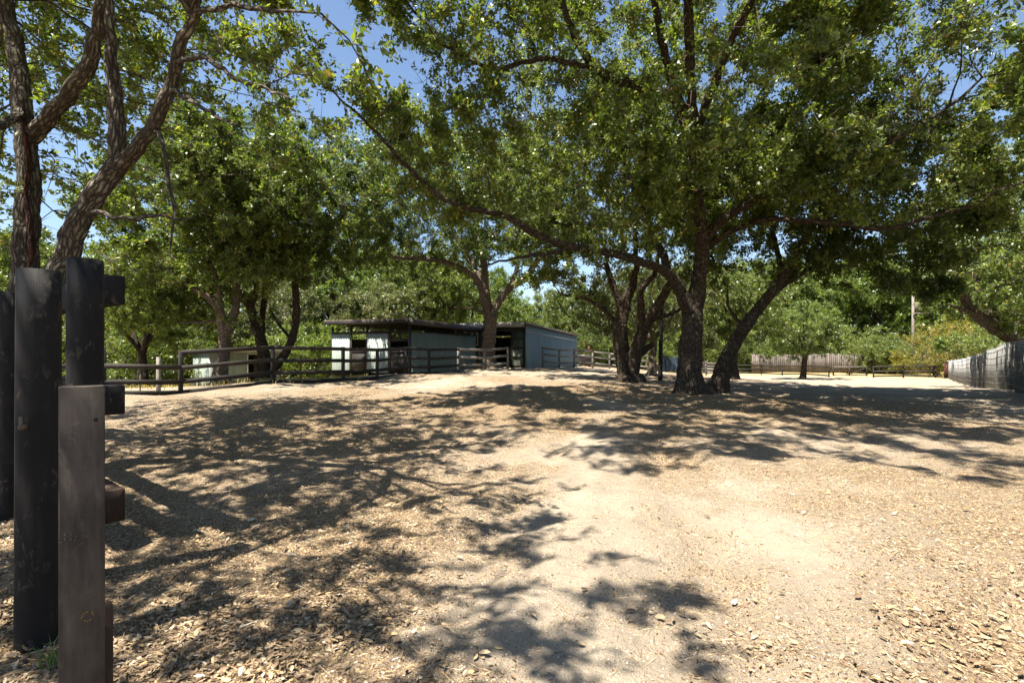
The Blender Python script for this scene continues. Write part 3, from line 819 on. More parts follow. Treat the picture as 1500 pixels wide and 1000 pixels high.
make_tree('oak_tree', 'oak with two curving dark stems beside the shed doorway', [
    ([b5] + px((389, 535, 24), (384, 505, 24), (375, 478, 24), (368, 455, 24), (355, 430, 24)), (0.34, 0.27, 0.24, 0.2, 0.17, 0.13)),
    (px((393, 552, 24), (408, 530, 24), (422, 512, 24), (432, 480, 24), (434, 445, 24), (430, 405, 24), (420, 370, 24), (408, 345, 24)), (0.22, 0.2, 0.19, 0.17, 0.15, 0.13, 0.10, 0.06)),
    (px((382, 500, 24), (384, 465, 24.4), (388, 430, 24.8), (385, 390, 25), (380, 340, 25)), (0.15, 0.13, 0.11, 0.09, 0.05)),
    (px((368, 455, 24), (375, 415, 23.4), (360, 370, 23), (345, 320, 22.8)), (0.12, 0.11, 0.09, 0.05)),
    (px((425, 495, 24), (405, 470, 24.6), (395, 450, 25)), (0.07, 0.055, 0.03)),
], [(-9.5, 18.5, 8.0, 3.4, 2.8, 2.0), (-10.8, 24.2, 8.6, 4.4, 3.8, 3.6), (-8.4, 24, 9.0, 2.8, 2.6, 3.0)], 16, 135000, 0.146, shape=3, clumps=220, per=10, sig=0.55, leaf='leaf_dark')

# --- near oak at the gate
b6 = G((-5.95, 6.2, 0))
make_tree('oak_tree', 'flaky-barked oak with several stems rising behind the black gate posts', [
    ([b6] + px((34, 560, 6.2), (36, 440, 6.2), (38, 330, 6.2), (41, 240, 6.2), (34, 160, 6.2), (24, 80, 6.2), (8, 0, 6.2), (-20, -120, 6.2)), (0.2, 0.155, 0.14, 0.13, 0.12, 0.105, 0.09, 0.075, 0.045)),
    (px((50, 600, 6.2), (62, 500, 6.15), (84, 410, 6.1), (108, 350, 6.05), (134, 294, 6.0), (166, 250, 5.95), (173, 200, 5.9), (169, 140, 5.9), (161, 60, 5.85), (158, -30, 5.8), (150, -160, 5.8)), (0.14, 0.125, 0.115, 0.11, 0.105, 0.10, 0.082, 0.072, 0.062, 0.05, 0.035)),
    (px((172, 246, 5.95), (192, 226, 5.8), (222, 190, 5.6), (246, 136, 5.4), (263, 74, 5.2), (284, 20, 5.0), (298, -60, 4.7), (320, -200, 4.4)), (0.088, 0.078, 0.072, 0.066, 0.058, 0.05, 0.042, 0.025)),
    (px((48, 200, 6.2), (84, 155, 5.9), (118, 112, 5.6), (138, 60, 5.4), (150, -20, 5.2)), (0.09, 0.08, 0.07, 0.06, 0.04)),
    (px((128, 306, 6.0), (170, 318, 5.7), (224, 316, 5.4), (282, 321, 5.2)), (0.03, 0.024, 0.02, 0.01)),
    (px((226, 186, 5.6), (240, 210, 5.4), (246, 256, 5.3), (255, 312, 5.2), (248, 370, 5.2)), (0.028, 0.022, 0.018, 0.014, 0.008)),
    (px((258, 90, 5.2), (300, 85, 4.7), (345, 115, 4.3), (385, 130, 4.0), (425, 145, 3.8)), (0.03, 0.024, 0.018, 0.013, 0.008)),
    (px((250, 130, 5.4), (285, 150, 4.8), (320, 172, 4.4), (345, 185, 4.2)), (0.026, 0.02, 0.014, 0.008)),
    (px((285, 18, 5.0), (340, 10, 4.6), (400, 16, 4.3), (470, 22, 4.0)), (0.03, 0.024, 0.018, 0.008)),
    (px((36, 160, 6.2), (10, 180, 5.8), (-30, 190, 5.4)), (0.06, 0.045, 0.03)),
    ([P(284, 20, 5.0), np.array([-3.6, 3.6, 6.2]), np.array([-4.4, 2.2, 7.2]), np.array([-5.0, 0.8, 7.8])], (0.05, 0.045, 0.035, 0.02)),
], [(-7.0, 6.2, 7.4, 3.8, 3.4, 3.4), (-5.0, 2.4, 7.8, 3.0, 2.2, 1.7), (-4.5, 0.4, 7.8, 2.7, 2.0, 1.6), (-7.5, 7.5, 11.6, 3.2, 3.0, 1.5), (-8.6, 8.4, 5.6, 2.4, 1.3, 2.2), (-8.6, 9.6, 8.6, 3.4, 3.0, 2.3), (-3.9, 4.9, 4.4, 1.0, 0.9, 0.8), (-2.25, 4.1, 3.7, 0.5, 0.5, 0.45), (-4.6, 6.6, 4.6, 1.8, 1.0, 1.4), (-6.8, 7.2, 3.9, 1.3, 0.9, 0.9)],  # overhead lobes out of view are added to shade the posts and ground
   17, 175000, 0.08, step=0.26, clumps=560, per=10, sig=0.32, bark='bark_flaky', leaf='leaf', shape=4, twig_len=0.28,
   clear=lambda a: (a[:, 1] < 6.3) & (a[:, 2] < 5.9) & (a[:, 0] < -3.0))

# split strip of red inner bark on its upright stem
M['scar'] = bark_mat('red_inner_bark', (0.03, 0.012, 0.008), (0.13, 0.05, 0.028), (0.05, 0.03, 0.02))
near_oak = [o for o in SC.objects if o.type == 'EMPTY' and str(o.get('label', '')).startswith('flaky-barked')][0]
sc_p, sc_r = smooth_poly([P(*q) - np.array(near_oak.location) for q in ((33, 150, 6.08), (37, 195, 6.07), (42, 240, 6.06), (38, 285, 6.06), (44, 330, 6.05), (46, 372, 6.04), (42, 398, 6.05))], (0.006, 0.026, 0.034, 0.022, 0.036, 0.03, 0.006), 0.06)
sc_par = np.arange(len(sc_p)) - 1
link('bark_scar', tubes(sc_p, sc_par, sc_r + rng.normal(size=len(sc_r)) * 0.003, 0.0, 9, 77), M['scar'], near_oak)

# --- oak behind the wire fence
b7 = G((25.6, 25.0, 0))
make_tree('oak_tree', 'oak leaning over the shade-cloth wire fence', [
    ([b7] + px((1492, 505, 24.4), (1476, 492, 24), (1456, 478, 23.6), (1437, 466, 23.2), (1415, 440, 22.6), (1398, 405, 22)), (0.38, 0.32, 0.29, 0.26, 0.22, 0.16, 0.1)),
    (px((1460, 480, 23.6), (1450, 455, 24), (1436, 425, 24.2), (1430, 380, 24.4), (1440, 320, 24.6)), (0.2, 0.17, 0.14, 0.10, 0.06)),
    (px((1484, 498, 24.2), (1500, 450, 24.4), (1515, 390, 24.6), (1510, 300, 24.8)), (0.22, 0.18, 0.14, 0.08)),
    (px((1430, 460, 23), (1405, 452, 22.4), (1388, 446, 22)), (0.1, 0.07, 0.03)),
], [(23.0, 23.6, 6.0, 3.4, 3.4, 3.6), (26.5, 25, 9.0, 3.6, 3.4, 4.6)], 18, 90000, 0.155, shape=3, step=0.38, clumps=170, per=10, sig=0.6, bark='bark', leaf='leaf')

# --- tall oak over the end of the wire fence, only its outer boughs in view
b8 = G((19.5, 12.2, 0))
make_tree('oak_tree', 'airy oak with thin drooping boughs beyond the near end of wire fence', [
    ([b8, b8 + [0, 0, 2], b8 + [-0.3, 0.1, 4.2]], (0.3, 0.25, 0.22)),
    ([b8 + [-0.3, 0.1, 4.2], b8 + [-2.2, 0, 6.3], b8 + [-4.4, 0.1, 7.8], b8 + [-6.3, 0.2, 8.4]], (0.15, 0.11, 0.07, 0.03)),
    ([b8 + [-0.3, 0.1, 4.2], b8 + [-0.2, 0.6, 6.5], b8 + [-1.2, 1, 9.0], b8 + [-2.6, 1, 10.5]], (0.15, 0.12, 0.08, 0.04)),
    ([b8 + [-0.3, 0.1, 4.0], b8 + [-2.4, 0.6, 4.9], b8 + [-4.2, 1, 5.2]], (0.12, 0.08, 0.03)),
], [(16.6, 12.4, 8.2, 3.4, 2.6, 3.0), (14.6, 12.4, 4.9, 1.2, 1.2, 0.8)], 19, 26000, 0.10, step=0.34, clumps=110, per=9, sig=0.5, bark='bark')

# ------------------------------------------------------------------ background trees: five kinds, then copies
def bg_proto(seed, h, rad, base_z, n, leaf, bark, stems=1, llen=0.2, bush=False):
    rg = np.random.default_rng(seed)
    o = np.zeros(3)
    limbs = []
    th = h * (0.30 if not bush else 0.12)
    lean = rg.normal(size=2) * 0.25
    fork = np.array([lean[0], lean[1], th])
    r0 = 0.032 * h + 0.02
    limbs.append(([o + [0, 0, -0.15], o + fork * 0.5, fork], (r0 * 1.15, r0, r0 * 0.9)))
    k = 5 if not bush else 4
    for i in range(k):
        a = 2 * math.pi * i / k + rg.uniform(-0.4, 0.4)
        e = np.array([math.cos(a) * rad * 0.62, math.sin(a) * rad * 0.62, h * rg.uniform(0.62, 0.86)])
        m = fork * 0.5 + e * 0.5 + rg.normal(size=3) * 0.25 + [0, 0, -0.25]
        limbs.append(([fork, fork * 0.75 + m * 0.25, m, e], (r0 * 0.6, r0 * 0.5, r0 * 0.35, r0 * 0.12)))
    ells = [(0, 0, h * 0.66, rad, rad, h * 0.34)]
    for i in range(5):
        a = rg.uniform(0, 6.28); q = rg.uniform(0.5, 0.85) * rad
        zc = h * rg.uniform(0.35 if bush else 0.45, 0.85)
        ells.append((math.cos(a) * q, math.sin(a) * q, zc, rad * 0.45, rad * 0.45, h * 0.16))
    if bush: ells.append((0, 0, h * 0.35, rad * 0.95, rad * 0.95, h * 0.33))
    return make_tree('x', None, limbs, ells, seed, n, llen, step=0.5, clumps=110, per=9, sig=0.6, bark=bark, leaf=leaf, twig_len=0.6, shape=3)

def copy_tree(src, name):
    c = bpy.data.objects.new(name, None); COL.objects.link(c); c.empty_display_size = 0.2
    for ch in src.children:
        d = ch.copy(); COL.objects.link(d); d.parent = c; d.name = ch.name.split('.')[0]
        for g in ch.children:
            e = g.copy(); COL.objects.link(e); e.parent = d; e.name = g.name.split('.')[0]
    return c

def drop_tree(o):
    for ch in list(o.children):
        for g in list(ch.children): bpy.data.objects.remove(g)
        bpy.data.objects.remove(ch)
    bpy.data.objects.remove(o)

protos = {
    'round': bg_proto(101, 9.5, 4.2, 0, 42000, 'leaf_light', 'bark', llen=0.21),
    'dark': bg_proto(102, 10.5, 4.0, 0, 42000, 'leaf_dark', 'bark', llen=0.2),
    'grey': bg_proto(103, 8.5, 4.4, 0, 38000, 'leaf_grey', 'bark_pale', llen=0.19),
    'oak': bg_proto(104, 11.0, 4.8, 0, 44000, 'leaf', 'bark', llen=0.2),
    'bush': bg_proto(105, 3.4, 2.1, 0, 22000, 'leaf', 'bark', llen=0.14, bush=True),
    'pale_bush': bg_proto(106, 3.8, 2.5, 0, 22000, 'leaf_light', 'bark', llen=0.15, bush=True),
    'yellow': bg_proto(107, 4.2, 2.0, 0, 9000, 'leaf_yellow', 'bark', llen=0.15, bush=True),
}
W = {'round': ('round_tree', 'light green rounded tree'), 'dark': ('dark_tree', 'dark green dense tree'), 'grey': ('grey_tree', 'dull grey-green loose tree'),
     'oak': ('oak_tree', 'mid green broad oak'), 'bush': ('bush', 'dark green leafy bush'), 'pale_bush': ('bush', 'pale green leafy bush'), 'yellow': ('yellow_bush', 'yellowing thin-leaved bush')}
def plant(kind, x, Y, s, where, group, rz=None, sz=1.0):
    name, lab = W[kind]
    o = copy_tree(protos[kind], name)
    X = (x - 750) / F * Y
    for lim, ph_ in PLACES.get(where, ()):
        if x < lim: where = ph_; break
    o.location = (X, Y, float(zf(X, Y)) - 0.1)
    o.rotation_euler = (0, 0, random.uniform(0, 6.28) if rz is None else rz)
    o.scale = (s, s, s * sz)
    tag(o, lab + ' ' + where, 'bush' if 'bush' in kind or kind == 'yellow' else 'tree', group)
    return o

LEFT = 'growing on the slope behind the shed'
BARN = 'growing behind the barns'
RIGHT = 'growing behind the plank fence'
PLACES = {LEFT: ((60, 'on the slope behind the flaky-barked oak'), (180, 'on the slope beyond the low rails by the gate'), (290, 'on the slope beside the lit end of the shed'), (400, 'on the slope straight behind the shed'), (600, 'on the slope between shed and stalls')),
          BARN: ((620, 'behind the roof of the horse stalls'), (735, 'behind the gap between stalls and barn'), (850, 'behind the blue wall of the barn'), (2000, 'beyond the grey rails behind the twin-stemmed oak')),
          RIGHT: ((1090, 'far behind the leaning trunk'), (1190, 'behind the first stretch of plank fence'), (1310, 'behind the middle of the plank fence'), (1400, 'behind the plank fence near the utility pole'), (3000, 'beyond the shade-cloth wire fence'))}
gl, gb, gr = 'trees behind the shed', 'trees behind the barns', 'trees behind the plank fence'
for k, x, Y, s in [('oak', -60, 34, 1.0), ('round', 60, 40, 1.0), ('dark', 130, 46, 1.05), ('grey', 190, 37, 0.95), ('round', 262, 44, 1.1), ('oak', 330, 50, 1.15),
                   ('grey', 405, 42, 0.9), ('dark', 455, 52, 1.2), ('round', 505, 46, 0.85), ('oak', 20, 58, 1.2), ('dark', 235, 62, 1.2), ('grey', 120, 66, 1.1), ('round', 390, 66, 1.25),
                   ('grey', -150, 44, 1.0), ('dark', -40, 50, 1.1)]:
    plant(k, x, Y, s, LEFT, gl)
for k, x, Y, s in [('grey', 545, 44, 0.85), ('oak', 590, 54, 1.0), ('dark', 640, 49, 1.05), ('oak', 690, 60, 0.95), ('round', 730, 70, 0.85), ('dark', 845, 56, 0.85), ('round', 812, 66, 0.85),
                   ('grey', 880, 62, 0.95), ('oak', 560, 74, 1.2), ('dark', 905, 75, 1.1), ('round', 940, 66, 1.0), ('grey', 660, 82, 1.1), ('dark', 770, 95, 0.8), ('round', 620, 92, 1.2)]:
    plant(k, x, Y, s, BARN, gb)
for k, x, Y, s in [('dark', 985, 76, 1.05), ('round', 1030, 84, 1.1), ('oak', 1075, 78, 0.95), ('grey', 1040, 74, 0.8), ('round', 1130, 82, 1.1), ('dark', 1180, 92, 1.2), ('round', 1225, 80, 1.05), ('oak', 1262, 86, 1.1),
                   ('round', 1300, 76, 1.05), ('dark', 1345, 84, 1.15), ('round', 1385, 74, 1.0), ('oak', 1425, 82, 1.1), ('dark', 1470, 70, 1.0), ('round', 1530, 64, 1.0), ('grey', 1100, 98, 1.3), ('oak', 1400, 105, 1.3), ('dark', 1600, 60, 1.1)]:
    plant(k, x, Y, s * 1.55, RIGHT, gr)
for k, x, Y, s in [('bush', 205, 31, 1.15), ('pale_bush', 165, 38, 0.9), ('pale_bush', 275, 40, 0.9), ('bush', 120, 36, 1.0), ('bush', 345, 42, 1.0), ('pale_bush', 425, 40, 1.0), ('bush', 460, 43, 1.1),
                   ('pale_bush', 478, 38.5, 0.95), ('bush', 60, 33, 1.1), ('pale_bush', 20, 40, 1.2), ('bush', 398, 47, 1.2), ('pale_bush', 230, 50, 1.3), ('bush', -30, 36, 1.3), ('bush', 300, 52, 1.4), ('pale_bush', 500, 50, 1.3)]:
    plant(k, x, Y, s, LEFT, 'bushes behind the shed')
for k, x, Y, s in [('bush', 545, 52, 1.3), ('pale_bush', 600, 49, 1.2), ('bush', 655, 56, 1.3), ('pale_bush', 700, 58, 1.2), ('bush', 858, 50, 1.0), ('pale_bush', 880, 58, 1.2), ('bush', 905, 62, 1.3),
                   ('pale_bush', 938, 60, 1.3), ('bush', 975, 66, 1.2), ('pale_bush', 835, 60, 1.3), ('bush', 780, 62, 1.2), ('pale_bush', 810, 74, 1.5), ('bush', 740, 78, 1.5)]:
    plant(k, x, Y, s, BARN, 'bushes behind the barns')
for k, x, Y, s in [('pale_bush', 1015, 71, 1.3), ('pale_bush', 1050, 72, 1.3), ('bush', 1085, 69.5, 1.2), ('bush', 1105, 72, 1.3), ('pale_bush', 1150, 73, 1.4), ('bush', 1215, 73, 1.4), ('pale_bush', 1250, 72, 1.5), ('bush', 1305, 71.5, 1.3),
                   ('pale_bush', 1345, 71, 1.5), ('bush', 1385, 72, 1.5), ('pale_bush', 1432, 60, 1.3), ('bush', 1470, 52, 1.3), ('pale_bush', 1495, 45, 1.2), ('bush', 1530, 40, 1.4), ('pale_bush', 1275, 78, 1.8), ('bush', 1180, 80, 1.8)]:
    plant(k, x, Y, s, RIGHT, 'bushes behind the plank fence')
for x, Y, s in [(1375, 53, 1.1), (1408, 50, 1.2)]:
    plant('yellow', x, Y, s, 'where the plank and wire fences meet', 'yellowing bushes')
plant('bush', 1287, 62.5, 1.15, 'covering the middle of the plank fence', 'bushes on the plank fence')
plant('bush', 1312, 61.5, 1.0, 'covering the middle of the plank fence', 'bushes on the plank fence')
# trees told apart by their place
t = plant('round', 1175, 47, 0.72, '', 'x', rz=0.6); t['label'] = 'low many-stemmed tree at the rail fence before the plank fence'; del t['group']
t = plant('grey', 955, 30.5, 0.78, '', 'x', rz=2.0); t['label'] = 'small pale-trunked tree standing just behind the twin-stemmed oak'; del t['group']
t = plant('oak', 1076, 32, 0.62, '', 'x', rz=1.0); t['label'] = 'small grey-trunked oak seen behind the leaning trunk'; del t['group']
t = plant('oak', 212, 22, 0.5, '', 'x', rz=3.0); t['label'] = 'slender young oak by the low rails outside the corral'; del t['group']
for k in list(protos): drop_tree(protos[k])

# ------------------------------------------------------------------ fences
def rail_fence(name, label, pts, heights, mat, post_h, mats=None, spacing=2.4, sec=0.045, rail_h=0.14, post_w=0.11, front=(0, -1), cat='fence', skip=0):
    pts = [np.array(p, float) for p in pts]
    root = empty(name, (pts[0][0], pts[0][1], float(zf(*pts[0]))))
    tag(root, label, cat)
    o = np.array(root.location)
    rg = random.Random(len(label))
    posts = []
    for a, b in zip(pts[:-1], pts[1:]):
        n = max(1, int(round(np.linalg.norm(b - a) / spacing)))
        for k in range(n): posts.append(a + (b - a) * k / n)
    posts.append(pts[-1])
    tops = []
    for i, p in enumerate(posts):
        q = posts[min(i + 1, len(posts) - 1)] - posts[max(i - 1, 0)]; q = q / np.linalg.norm(q)
        z = float(zf(*p))
        m = MB(); lean = rg.uniform(-0.02, 0.02)
        m.box(np.array([p[0], p[1], z - 0.3]) - o, np.array([p[0] + lean, p[1], z + post_h + rg.uniform(-0.02, 0.03)]) - o, post_w, post_w, (q[0], q[1], 0), 0.008)
        mm = mats(i, len(posts)) if mats else mat
        m.build('post', mm, root)
        tops.append(np.array([p[0], p[1], z]))
    for i in range(len(posts) - 1):
        a, b = tops[i], tops[i + 1]
        hs_ = heights[1:] if i < skip else heights
        d = b - a; L = np.linalg.norm(d[:2]); nrm = np.array([d[1], -d[0], 0]) / L
        if nrm[:2].dot(front) < 0: nrm = -nrm
        for h in hs_:
            j0 = rg.uniform(-0.015, 0.015); j1 = rg.uniform(-0.015, 0.015)
            off = nrm * (post_w / 2 + sec / 2 + 0.002)
            e = d / np.linalg.norm(d) * 0.002
            mm = mats(i, len(posts)) if mats else mat
            bar('rail', mm, root, a + off + [0, 0, h + j0] - o + e, b + off + [0, 0, h + j1] - o - e, sec, rail_h)
    return root

FL = [(-16.5, 10.2), (-11.4, 14.3), (-10.1, 15.6), (-6.7, 20.3), (-4.3, 26.6), (-0.25, 31.2)]
rail_fence('rail_fence', 'long dark three-rail corral fence running past the stalls to the oak', FL, (1.24, 0.80, 0.36, 0.03), M['dark_rail'], 1.32,
           mats=lambda i, n: M['grey_rail'] if i >= n - 3 else M['dark_rail'], skip=4)
rail_fence('rail_fence', 'grey weathered rail fence leading away beside the blue barn', [(2.1, 35), (4.6, 38), (8.0, 42), (10.4, 43.5), (12.5, 45)], (1.28, 0.85, 0.36), M['grey_rail'], 1.36, spacing=2.6, front=(1, -1))
rail_fence('rail_fence', 'dark rail fence in front of the plank fence', [(20, 60.5), (28.5, 58.5), (32.5, 52.5)], (1.1, 0.62, 0.2), M['dark_rail'], 1.2, spacing=2.7)
rail_fence('rail_fence', 'short dark rail fence between pipe gate and red-brown boards', [(36.0, 51), (38.6, 50.5), (41.2, 49.8)], (1.12, 0.66, 0.22), M['dark_rail'], 1.22, spacing=2.6)
rail_fence('rail_fence', 'pale grey board fence seen behind the leaning trunk', [(18.2, 52), (24.6, 57)], (1.25, 0.95, 0.65, 0.35), M['grey_rail'], 1.4, spacing=3, rail_h=0.2)

# pipe gate
g = empty('field_gate', (32.6, 52.2, float(zf(32.6, 52.2))))
tag(g, 'low grey wooden gate with diagonal braces in the dark rail fence', 'gate')
w = 3.3
for h in (1.1, 0.3): bar('rail', M['grey_rail'], g, (0.1, -0.02, h), (w, -0.36, h), 0.05, 0.12)
for sx in (0.1, w * 0.5, w): bar('stile', M['dark_rail'], g, (sx, -0.07 - sx * 0.1, 0.2), (sx, -0.07 - sx * 0.1, 1.2), 0.1, 0.1, (0, 1, 0))
bar('brace', M['dark_rail'], g, (0.15, -0.09, 0.98), (w * 0.5 - 0.1, -0.22, 0.42), 0.04, 0.1)
bar('brace', M['dark_rail'], g, (w - 0.1, -0.42, 0.98), (w * 0.5 + 0.1, -0.28, 0.42), 0.04, 0.1)

# plank fence: every plank its own piece
pf = empty('plank_fence', (22, 68, float(zf(22, 68))))
tag(pf, 'tall weathered brown plank fence behind the dark rail fence', 'fence')
o = np.array(pf.location)
A_, B_ = np.array([31.0, 66.0]), np.array([52.0, 62.0])
d = (B_ - A_); Lf = np.linalg.norm(d); d /= Lf
nrm = np.array([d[1], -d[0]])
pm = []
for k in range(4):
    m = MB(); hh = 2.25 + 0.05 * k
    m.box((0, 0, -0.2), (0, 0, hh), 0.215, 0.025, (0, 1, 0)); me = new_mesh('plank', np.concatenate(m.v), None, m.q); me.materials.append(M['plank']); pm.append(me)
k = 0; s = 0.0
while s < Lf:
    p = A_ + d * s
    pl = link('plank', pm[random.randrange(4)], None, pf, (p[0] - o[0], p[1] - o[1], float(zf(*p)) - o[2] + random.uniform(-0.03, 0.03)), math.atan2(d[1], d[0]))
    pl.rotation_euler[1] = random.uniform(-0.012, 0.012)
    s += 0.235
for h in (0.4, 1.9):
    for j in range(8):
        a = A_ + d * (j * Lf / 8) - nrm * 0.07; b = A_ + d * ((j + 1) * Lf / 8 - 0.01) - nrm * 0.07
        bar('rail', M['plank'], pf, np.array([*a, float(zf(*a)) + h]) - o, np.array([*b, float(zf(*b)) + h]) - o, 0.05, 0.1)

# red-brown boards at the end of the wire fence
rb = empty('board_fence', (41.6, 49.2, float(zf(41.6, 49.2))))
tag(rb, 'short red-brown board panel between dark rails and wire fence', 'fence')
for j in range(8):
    bar('plank', M['red_fence'], rb, (j * -0.02, -j * 0.2, -0.2), (j * -0.02, -j * 0.2, 1.5 + random.uniform(-0.04, 0.04)), 0.185, 0.03, (1, 0, 0))

# wire fence with slack shade cloth
WA, WB = np.array([13.6, 13.2]), np.array([40.9, 48.0])
wd = WB - WA; WL = np.linalg.norm(wd); wd /= WL; wnr = np.array([-wd[1], wd[0]])
wf = empty('wire_fence', (WA[0], WA[1], float(zf(*WA))))
tag(wf, 'welded wire fence hung with sagging black shade cloth', 'fence')
o = np.array(wf.location)
sN, hN = 420, 14
sv = np.linspace(0, WL, sN); hv = np.linspace(0.05, 1.68, hN)
S, H = np.meshgrid(sv, hv)
ph = 0.17 * np.sin(S * 2.6 + np.sin(S * 0.9) * 2) + 0.10 * np.sin(S * 6.3 + 1) + 0.05 * np.sin(S * 13 + H * 2)
depth = 0.2 + ph * (0.35 + 0.65 * np.sin(np.clip(H / 1.68, 0, 1) * np.pi * 0.62)) * 0.9
bx = WA[0] + wd[0] * S - wnr[0] * depth; by_ = WA[1] + wd[1] * S - wnr[1] * depth
bz = zf(WA[0] + wd[0] * S, WA[1] + wd[1] * S) + H - 0.06 * np.sin(S * 2.1) ** 2 * (H > 1.6)
idx = np.arange(sN * hN).reshape(hN, sN)
cq = np.stack([idx[:-1, :-1], idx[:-1, 1:], idx[1:, 1:], idx[1:, :-1]], -1).reshape(-1, 4)
link('shade_cloth', new_mesh('shade_cloth', np.stack([bx, by_, bz], -1).reshape(-1, 3) - o, None, cq, True), M['shade_cloth'], wf)
m = MB()
def wpt(s, h): p = WA + wd * s; return np.array([p[0], p[1], float(zf(*p)) + h]) - o
for h in (0.06, 0.3, 0.55, 0.8, 1.05, 1.3, 1.55, 1.72):
    for j in range(14): m.box(wpt(j * WL / 14, h), wpt((j + 1) * WL / 14, h), 0.009, 0.009)
s = 0
while s < WL:
    m.box(wpt(s, 0.02), wpt(s, 1.72), 0.008, 0.008, (1, 0, 0)); s += 0.2
wm = m.build('wire_mesh', M['wire'], wf); wm['kind'] = 'stuff'
s = 0.3
while s < WL:
    a = wpt(s, -0.3); b = wpt(s, 1.8); off = np.array([wnr[0], wnr[1], 0]) * -0.42
    bar('post', M['steel'], wf, a + off, b + off, 0.04, 0.04, (1, 0, 0)); s += 2.6

# dark blue windscreen behind the trees
bc = empty('windscreen_fence', (16.6, 58, float(zf(16.6, 58))))
tag(bc, 'dark blue windscreen cloth on posts far behind the trunks', 'fence')
sN = 60; S, H = np.meshgrid(np.linspace(0, 4.2, sN), np.linspace(0.05, 1.7, 6))
idx = np.arange(sN * 6).reshape(6, sN)
link('windscreen', new_mesh('windscreen', np.stack([S, 0.05 * np.sin(S * 5) + 0.03 * np.sin(S * 11), H], -1).reshape(-1, 3), None,
     np.stack([idx[:-1, :-1], idx[:-1, 1:], idx[1:, 1:], idx[1:, :-1]], -1).reshape(-1, 4), True), M['blue_cloth'], bc)
for s in (0, 2.1, 4.2): bar('post', M['steel'], bc, (s, 0.12, -0.2), (s, 0.12, 1.8), 0.05, 0.05, (1, 0, 0))

# ------------------------------------------------------------------ buildings
def siding(name, mat, parent, p0, p1, z0, z1a, z1b, pitch=0.2, depth=0.022, nrm_sign=1):
    """ribbed metal sheet from p0 to p1 (x, y), bottom z0, top z1a..z1b"""
    p0 = np.array(p0, float); p1 = np.array(p1, float); L = np.linalg.norm(p1 - p0); d = (p1 - p0) / L
    n = np.array([d[1], -d[0]]) * nrm_sign
    prof = []; s = 0.0
    while s < L - 1e-6:
        for f, h in ((0, 0), (0.55, 0), (0.68, 1), (0.87, 1)):
            q = s + f * pitch
            if q < L: prof.append((q, h * depth))
        s += pitch
    prof.append((L, 0))
    v = []
    for q, h in prof:
        x, y = p0 + d * q + n * h
        zt = z1a + (z1b - z1a) * q / L
        v += [(x, y, z0), (x, y, zt)]
    for q, h in prof:                    # back skin
        x, y = p0 + d * q - n * 0.02
        zt = z1a + (z1b - z1a) * q / L
        v += [(x, y, z0), (x, y, zt)]
    k = len(prof); q4 = []
    for i in range(k - 1):
        q4.append([2 * i, 2 * i + 2, 2 * i + 3, 2 * i + 1])
        j = 2 * k
        q4.append([j + 2 * i, j + 2 * i + 1, j + 2 * i + 3, j + 2 * i + 2])
        q4.append([2 * i + 1, 2 * i + 3, j + 2 * i + 3, j + 2 * i + 1])
    q4 += [[0, 1, 2 * k + 1, 2 * k], [2 * k - 2, 4 * k - 2, 4 * k - 1, 2 * k - 1]]
    me = new_mesh(name, np.array(v), None, q4)
    return link(name, me, mat, parent)

def slab(name, mat, parent, corners, th):
    """roof slab from four top corners"""
    c = np.array(corners, float); lo = c - [0, 0, th]
    v = np.vstack([c, lo])
    q = [[0, 1, 2, 3], [7, 6, 5, 4]] + [[i, i + 4, (i + 1) % 4 + 4, (i + 1) % 4] for i in range(4)]
    return link(name, new_mesh(name, v, None, q), mat, parent)

# --- the blue-grey barn
barn = empty('metal_barn', (0.9, 34, 0.0)); tag(barn, 'blue-grey ribbed metal barn with low sloping roof and open dark front', 'barn')
su = np.array([0.425, 0.905]); fu = np.array([-0.905, 0.425])
def bp(s, t): return su * s + fu * t          # s along the side wall, t along the front
LS, LFR = 11.0, 8.0
zs = lambda s: 3.22 - 0.05 * s
nP = 10
for i in range(nP):
    a, b = LS * i / nP, LS * (i + 1) / nP - 0.004
    siding('siding_panel', M['blue_siding'], barn, bp(a, 0), bp(b, 0), -0.5, zs(a) - 0.12, zs(b) - 0.12, 0.2, 0.03, 1)
wall_strip = bar('pale_strip', M['white'], barn, (*(bp(0.1, -0.045)), 2.62), (*(bp(LS, -0.045)), 2.12), 0.02, 0.03)  # thin white strip running along the upper side wall
bar('corner_trim', M['blue_siding'], barn, (*bp(0.05, -0.04), -0.4), (*bp(0.05, -0.04), 3.08), 0.09, 0.03, (*fu, 0))
siding('siding_panel', M['dark_green'], barn, bp(LS, 0), bp(LS, LFR), -0.5, 2.5, 2.5, 0.2, 0.03, 1)
siding('siding_panel', M['dark_green'], barn, bp(0, LFR), bp(LS, LFR), -0.5, 3.05, 2.5, 0.2, 0.03, -1)
slab('roof', M['roof'], barn, [(*bp(-0.5, -0.12), 3.24), (*bp(LS + 0.2, -0.12), 2.68), (*bp(LS + 0.2, LFR + 0.2), 2.68), (*bp(-0.5, LFR + 0.2), 3.24)], 0.09)
fas = bar('fascia', M['fascia'], barn, (*bp(-0.52, -0.12), 3.05), (*bp(-0.52, LFR + 0.2), 3.05), 0.03, 0.3)
bar('eave_trim', M['roof'], barn, (*bp(-0.5, -0.14), 3.17), (*bp(LS + 0.2, -0.14), 2.61), 0.03, 0.13)
bar('header', M['dark_inside'], barn, (*bp(0.02, 0.1), 2.78), (*bp(0.02, LFR), 2.78), 0.1, 0.26)
for tt in (0.08, 1.02, 2.55, 5.3, 7.9):
    bar('post', M['dark_inside'], barn, (*bp(0.0, tt), -0.3), (*bp(0.0, tt), 2.66), 0.12, 0.12, (*su, 0))
